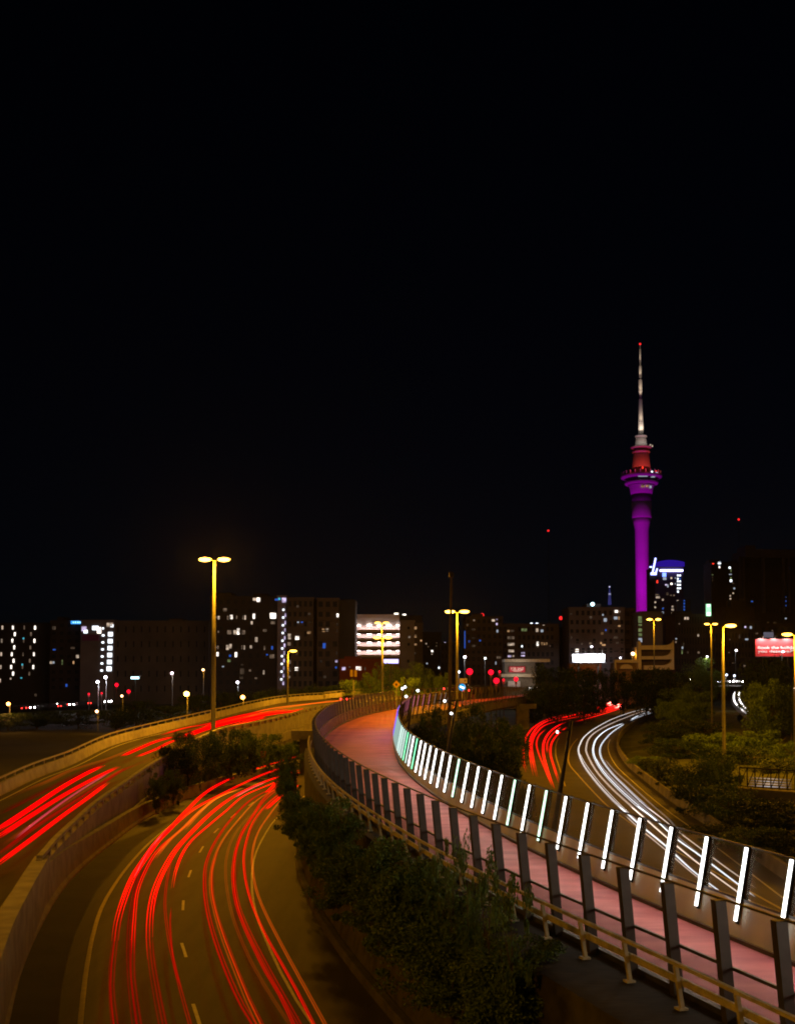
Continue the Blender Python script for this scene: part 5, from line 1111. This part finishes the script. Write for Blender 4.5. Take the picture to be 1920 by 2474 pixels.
# far street under the headlights
props(MB().ribbon([atd(1630,1660,450),atd(1800,1660,450)], [atd(1630,1648,560),atd(1800,1648,560)]).build("far_street", M_shoulder), kind="structure")
ball = [(1753,1631,"beside the brightest lamp pole"),(1716,1632,"above the left group of headlights"),(1772,1633,"above the right group of headlights")]
for u, v, lb in ball: bl(u, v, 480, .5, (.7,.75,1), 4, "bluish", "small bluish street light %s" % lb, 900, None, "bluish lights over the far street", (1,.9,.85))
# small pipe bridge railing at right
a, b = atz(*Z6(1340,530), 2.2), atz(*Z6(1750,560), 2.2)
t = thing("bridge_railing", "short dark metal railing of a small bridge over the low road at the right edge", "railing", a)
c = resample([a, b], 9); MB().tube(c, .06).tube([p + Vector((0,0,1.5)) for p in c], .06).build("rails", M_dark, t, world=True)
for p in c: MB().bar(p, p + Vector((0,0,1.5)), .08).build("post", M_dark, t, world=True)
mm = MB(); [mm.bar(p, q + Vector((0,0,1.5)), .05) for p, q in zip(c, c[1:])]; mm.build("braces", M_dark, t, world=True)
MB().sweep(c, [(-.2,-1),(-.2,0),(1.4,0),(1.4,-1)]).build("deck", M_concd, t, world=True)
# blade fence at far right bank
fa = [atz(*A8(1170,960), 1.0), atz(*A8(1350,1050), 1.0), atz(*A8(1540,1120), .9), atz(*A8(1695,1200), .8)]
c = crom(fa, 1.2); t = thing("timber_fence", "amber lit timber fence under the trees at the right edge", "fence", c[0])
mm = MB().sweep(c, [(0,-1.4),(0,.5),(.1,.5),(.1,-1.4)]); mm.build("boards", mat("timber_boards", (.30,.22,.12), .9, .35, 1.2), t, world=True)
pm = MB().box((0,0,-.4),(.16,.3,2.1)).mesh("fence_post", mat("timber_boards", (.30,.22,.12)))
for p in resample(c, step=2.2)[:60]: part("post", pm, t, p - t.location)

# ================================================================== vegetation
def crown_mesh(name, m, n, seed, nclump=34, flat=1.0, leaf=.022, spread=.17, stems=False):
    r = random.Random(seed); g = np.random.default_rng(seed)
    cl = []
    while len(cl) < nclump:
        v = g.normal(size=3); v /= np.linalg.norm(v); q = r.random()**.45
        v = v*q; v[2] = v[2]*.5*flat + .5
        v[0] *= .5*(.8+.4*r.random()); v[1] *= .5*(.8+.4*r.random()); cl.append((v, spread*(.45+.8*r.random())))
    vs = np.zeros((n*4, 3)); 
    idx = g.integers(0, nclump, n)
    for i in range(n):
        c, s = cl[idx[i]]; d = g.normal(size=3); d = d/np.linalg.norm(d) * s * (r.random()**.4) * np.array([1, 1, .75])
        p = c + d; a = g.normal(size=3); a /= np.linalg.norm(a); b = np.cross(a, g.normal(size=3)); b /= np.linalg.norm(b)
        L = leaf*(.6+.8*r.random()); w = L*.55
        vs[i*4:i*4+4] = [p-a*L, p-b*w, p+a*L, p+b*w]
    me = bpy.data.meshes.new(name); me.from_pydata(vs.tolist(), [], [(i*4, i*4+1, i*4+2, i*4+3) for i in range(n)]); me.update(); me.materials.append(m)
    return me
CR = {}
for key, m in (("o", M_leaf), ("d", M_leafd), ("g", M_leafg)):
    CR[key] = [crown_mesh("crown_%s%d" % (key, i), m, 9000, 11+i*7+ord(key), 44+6*i, leaf=.017) for i in range(2)]
CRs = [crown_mesh("crown_sapling%d" % i, M_leaf, 2600, 90+i, 22, leaf=.020, spread=.13) for i in range(3)]
CRn = [crown_mesh("crown_near%d" % i, M_leaf, 9000, 60+i, 46, leaf=.016, spread=.14) for i in range(3)]
def trunk_mesh(seed, n=6):
    r = random.Random(seed); m = MB()
    m.tube([Vector((0,0,0)), Vector((.01,.01,.25)), Vector((.02,-.01,.5)), Vector((0,.02,.75))], lambda t: .03*(1-.7*t), 7)
    for i in range(n):
        a = r.random()*6.28; z = .2+.35*r.random(); e = Vector((math.cos(a)*.33, math.sin(a)*.33, z+.25+.2*r.random()))
        m.tube([Vector((0,0,z)), Vector((math.cos(a)*.14, math.sin(a)*.14, z+.12)), e], lambda t: .014*(1-.7*t), 5)
    return m.mesh("trunk", M_trunk)
TR = [trunk_mesh(5+i) for i in range(3)]
tree_n = [0]
def tree(x, y, z0, w, h, kind, label, group, name="tree", low=.12):
    i = tree_n[0]; tree_n[0] += 1; cat = "tree" if name != "shrub" else "shrub"
    t = thing(name, label, cat, (x, y, z0), R.random()*6.28, group)
    src = CRn if kind == 'n' else CRs if kind == 's' else CR[kind]
    part("trunk" if name != "shrub" else "stem", TR[i % 3], t, sc=(w*.8, w*.8, h))
    part("crown", src[i % len(src)], t, (0, 0, h*low), (w, w*(.85+.3*R.random()), h*(1-low)*1.04))
    return t
def tpx(u, vtop, d, wpx, zb, kind, label, group, name="tree", low=.1):
    p = atd(u, vtop, d); return tree(p.x, p.y, zb, wpx*d/F, p.z - zb, kind, label, group, name, low)
# wedge between the ramps
g = "bushes between the two ramps"
for u, v, d, w, lb in [(408,1790,99,85,"leftmost dark bush between the ramps, against the slotted barrier"),(455,1772,105,110,"tall bush between the ramps in front of the lamp pole foot"),(505,1768,110,95,"bush between the ramps just right of the lamp pole"),(555,1764,114,95,"bush in the middle of the hedge right of the lamp pole"),(605,1764,120,90,"bush near the red and white road sign"),(650,1775,124,80,"bush nearest the pier of the upper ramp"),(700,1790,128,80,"rightmost bush between the ramps, half behind the path trees")]:
    tpx(u, v, d, w, .0, 'o' if u > 450 else 'd', lb, g, "shrub", .02)
for u, v, d, w, lb in [(352,1858,92,40,"low shrub at the left tip of the planting between the ramps"),(378,1868,88,50,"low leafy shrub hanging over the lower ramp wall"),(420,1862,93,55,"low shrub behind the lower ramp wall, second from the left")]:
    tpx(u, v, d, w, .3, 'o', lb, g, "shrub", .0)
# bank between lower ramp and the path
ka = resample([p for p in low_kerb if 22 < p.y < 90], 40); kb = resample([p for p in offset(led, -2.3) if 18 < p.y < 86], 40)
desc = ["nearest the bottom of the photo", "under the near end of the guard rail", "where the bank is widest", "beside the dark kerb", "in the middle of the bank", "under the rail brackets", "close to the bend of the guard rail", "at the narrow end of the bank"]
side = ["kerb side", "kerb half", "middle", "rail half", "rail side"]
def seg(arr, y):
    return min(arr, key=lambda p: abs(p.y - y))
cnt = 0
adj = ["leafy olive", "ragged", "thin twiggy", "dense", "dark", "broad", "narrow upright", "loose"]
for row, y in enumerate([26, 29.5, 33, 36.5, 40.5, 44.5, 49, 54, 59, 64.5, 71, 78]):
    a_, b_ = seg(ka, y), seg(kb, y); wd = (Vector((b_.x, b_.y)) - Vector((a_.x, a_.y))).length
    a2 = Vector((a_.x, y, 0)); b2 = Vector((b_.x, y, 0))
    nt_ = 4 if y < 34 else 3 if y < 50 else 2
    for j in range(nt_):
        f = (j + .62 + R.uniform(-.12, .12)) / nt_
        f = .42 + .54*min(1, f) if y < 44 else .62 + .32*min(1, f) if y < 60 else .80 + .18*min(1, f)
        x = a2.x + (b2.x - a2.x)*f; z0 = .3 + 2.9*f
        ztop_max = (zT(y) - FH) + .1 + 1.3*(1 if R.random() < .35 else 0) - .5*(1-f)
        if y < 30: ztop_max -= 1.0
        h = max(2.0, ztop_max - z0 + R.uniform(-.5, .2)); w = R.uniform(2.4, 3.3)*(1.0 if y < 44 else .72 if y < 57 else .48)
        lab = "%s bank tree, %s of the bank, row %s from the bottom" % (adj[(cnt*3+row) % 8], side[int(f*4.99)], ords[row])
        tree(x, y, z0, w, h, 'n', lab, "trees on the bank below the path", low=.0); cnt += 1
for u, v, d, w, lb in [(1093,2022,29,80,"tallest thin sapling reaching over the guard rail in front of the fence"),(1128,2030,28,70,"thin sapling right of the tallest one by the guard rail"),(1180,2060,26.5,90,"bushy sapling overlapping the fence posts"),(1060,2060,30,80,"thin sapling left of the tallest one by the guard rail"),(795,1835,66,38,"slim sapling against the far bend of the guard rail"),(776,1850,72,38,"slim tree that hides the mouth of the lower ramp"),(790,1905,62,50,"tall tree on the narrow end of the bank, beside the light trails"),(800,1945,56,45,"narrow leafy tree at the head of the planted bank"),(812,1960,52,95,"broad tree at the narrow end of the bank below the rail bend"),(1235,2110,25,110,"leafy sapling under the guard rail near the bottom posts")]:
    p = atd(u, v, d); tpx(u, v, d, w, max(.5, p.z-4.2), 's', lb, "saplings by the guard rail", low=.1)
# right of the path
g = "bushes between the path and the motorway"
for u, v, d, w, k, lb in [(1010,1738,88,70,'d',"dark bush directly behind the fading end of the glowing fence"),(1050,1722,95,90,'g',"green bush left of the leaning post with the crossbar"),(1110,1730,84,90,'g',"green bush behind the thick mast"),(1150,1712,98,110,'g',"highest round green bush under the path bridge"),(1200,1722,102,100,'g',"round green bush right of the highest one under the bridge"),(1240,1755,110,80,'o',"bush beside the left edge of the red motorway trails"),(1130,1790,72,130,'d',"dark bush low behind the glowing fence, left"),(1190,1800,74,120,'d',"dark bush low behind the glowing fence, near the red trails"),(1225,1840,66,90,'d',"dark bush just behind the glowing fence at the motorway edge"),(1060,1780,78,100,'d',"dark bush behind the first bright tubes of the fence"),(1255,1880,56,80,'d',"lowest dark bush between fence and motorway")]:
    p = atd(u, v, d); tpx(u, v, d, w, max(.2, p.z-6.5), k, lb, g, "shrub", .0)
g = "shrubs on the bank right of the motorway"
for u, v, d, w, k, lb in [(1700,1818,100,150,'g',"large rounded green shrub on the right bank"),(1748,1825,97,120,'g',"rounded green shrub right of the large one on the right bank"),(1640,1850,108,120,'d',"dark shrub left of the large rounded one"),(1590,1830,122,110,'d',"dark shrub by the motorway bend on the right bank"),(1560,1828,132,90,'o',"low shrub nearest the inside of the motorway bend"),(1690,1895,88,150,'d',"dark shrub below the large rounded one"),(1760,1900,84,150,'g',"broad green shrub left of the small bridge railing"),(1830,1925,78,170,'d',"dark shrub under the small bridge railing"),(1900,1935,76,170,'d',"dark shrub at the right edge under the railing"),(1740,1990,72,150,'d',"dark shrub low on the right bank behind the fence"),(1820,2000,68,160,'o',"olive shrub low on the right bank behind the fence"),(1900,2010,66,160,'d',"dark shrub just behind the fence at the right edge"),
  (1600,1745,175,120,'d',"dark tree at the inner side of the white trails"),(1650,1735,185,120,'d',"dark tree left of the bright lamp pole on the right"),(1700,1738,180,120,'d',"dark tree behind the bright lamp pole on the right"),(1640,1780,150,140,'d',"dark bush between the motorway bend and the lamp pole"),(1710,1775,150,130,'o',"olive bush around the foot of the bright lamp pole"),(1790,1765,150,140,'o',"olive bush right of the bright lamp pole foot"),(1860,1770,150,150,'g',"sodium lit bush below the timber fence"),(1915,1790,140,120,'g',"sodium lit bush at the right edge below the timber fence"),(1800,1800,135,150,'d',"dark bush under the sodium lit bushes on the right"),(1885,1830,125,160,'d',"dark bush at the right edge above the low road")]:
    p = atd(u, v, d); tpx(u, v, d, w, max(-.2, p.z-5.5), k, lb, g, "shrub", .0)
# far trees
g = "far trees along the streets"
for u, v, d, w, k, lb in [(1330,1606,300,95,'d',"black round tree left of the far motorway end"),(1385,1602,300,110,'d',"black round tree under the white billboard"),(1430,1615,290,90,'d',"black tree at the left of the curling red trails"),(1345,1640,260,110,'d',"black low tree behind the path bridge"),(1290,1650,250,80,'d',"black low tree at the right end of the path fence"),(1410,1655,270,100,'d',"black low tree above the red motorway trails"),
  (1505,1616,310,80,'d',"black tree below the orange glowing lamp"),(1575,1605,310,110,'d',"largest black tree in front of the curved facade"),(1618,1615,300,90,'d',"black tree right of the curved facade"),(1560,1640,290,110,'d',"black low tree right of the curling red trails"),
  (1692,1592,400,85,'o',"bare amber lit tree below the white lamp"),(1720,1615,395,70,'o',"amber lit tree beside the far headlights"),(1650,1625,380,80,'o',"amber lit tree left of the far headlights"),
  (1648,1655,260,100,'o',"olive tree above the end of the white trails"),(1680,1672,240,110,'o',"olive tree in front of the far street"),(1630,1690,230,80,'o',"olive bush at the end of the white trails"),
  (1850,1582,250,110,'d',"dark tree under the left part of the red billboard"),(1900,1590,240,110,'d',"dark tree under the right part of the red billboard"),(1825,1620,250,90,'d',"dark tree right of the far headlights"),(1860,1640,210,120,'o',"olive tree right of the side road"),(1910,1650,200,110,'d',"dark tree at the right edge above the timber fence"),(1840,1680,215,70,'o',"small olive tree overhanging the side road"),
  (1300,1601,360,34,'g',"small bright green tree right of the sale banner")]:
    tpx(u, v, d, w, gz(d), k, lb, g, "tree", .05)
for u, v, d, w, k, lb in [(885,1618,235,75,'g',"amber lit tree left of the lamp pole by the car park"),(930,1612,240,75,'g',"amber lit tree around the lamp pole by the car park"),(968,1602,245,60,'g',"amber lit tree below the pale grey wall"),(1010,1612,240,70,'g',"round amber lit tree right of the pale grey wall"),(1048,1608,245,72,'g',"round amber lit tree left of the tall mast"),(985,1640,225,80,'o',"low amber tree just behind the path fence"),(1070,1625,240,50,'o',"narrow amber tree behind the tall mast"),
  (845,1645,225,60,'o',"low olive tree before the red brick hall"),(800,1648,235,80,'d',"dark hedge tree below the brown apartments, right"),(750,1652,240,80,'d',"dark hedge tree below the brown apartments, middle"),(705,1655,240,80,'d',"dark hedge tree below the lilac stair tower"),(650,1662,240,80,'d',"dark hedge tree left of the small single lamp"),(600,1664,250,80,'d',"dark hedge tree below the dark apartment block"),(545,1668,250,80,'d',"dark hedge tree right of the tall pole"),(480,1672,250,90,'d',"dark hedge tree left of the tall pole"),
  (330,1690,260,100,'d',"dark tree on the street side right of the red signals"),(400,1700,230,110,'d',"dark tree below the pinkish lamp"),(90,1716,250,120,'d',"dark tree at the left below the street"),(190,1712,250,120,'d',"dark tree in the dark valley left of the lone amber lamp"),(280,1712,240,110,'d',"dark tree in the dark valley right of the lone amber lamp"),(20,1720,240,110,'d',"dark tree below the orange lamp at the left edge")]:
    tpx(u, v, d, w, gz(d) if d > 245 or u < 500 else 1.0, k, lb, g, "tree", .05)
print("objects", len(S.objects))


# ================================================================== thin haze added to give the lamps a halo
hz = MB().box((0, 2400, 198), (7000, 6900, 404)).build("haze", M_dark)
hm_ = bpy.data.materials.new("lamp_halo_haze"); hm_.use_nodes = True; n = hm_.node_tree; n.nodes.clear()
o = n.nodes.new("ShaderNodeOutputMaterial"); v = n.nodes.new("ShaderNodeVolumePrincipled"); v.inputs["Density"].default_value = 0.000013; v.inputs["Color"].default_value = (.95, .95, .97, 1); v.inputs["Anisotropy"].default_value = .75
n.links.new(v.outputs[0], o.inputs["Volume"]); hz.data.materials.clear(); hz.data.materials.append(hm_)
props(hz, kind="stuff")
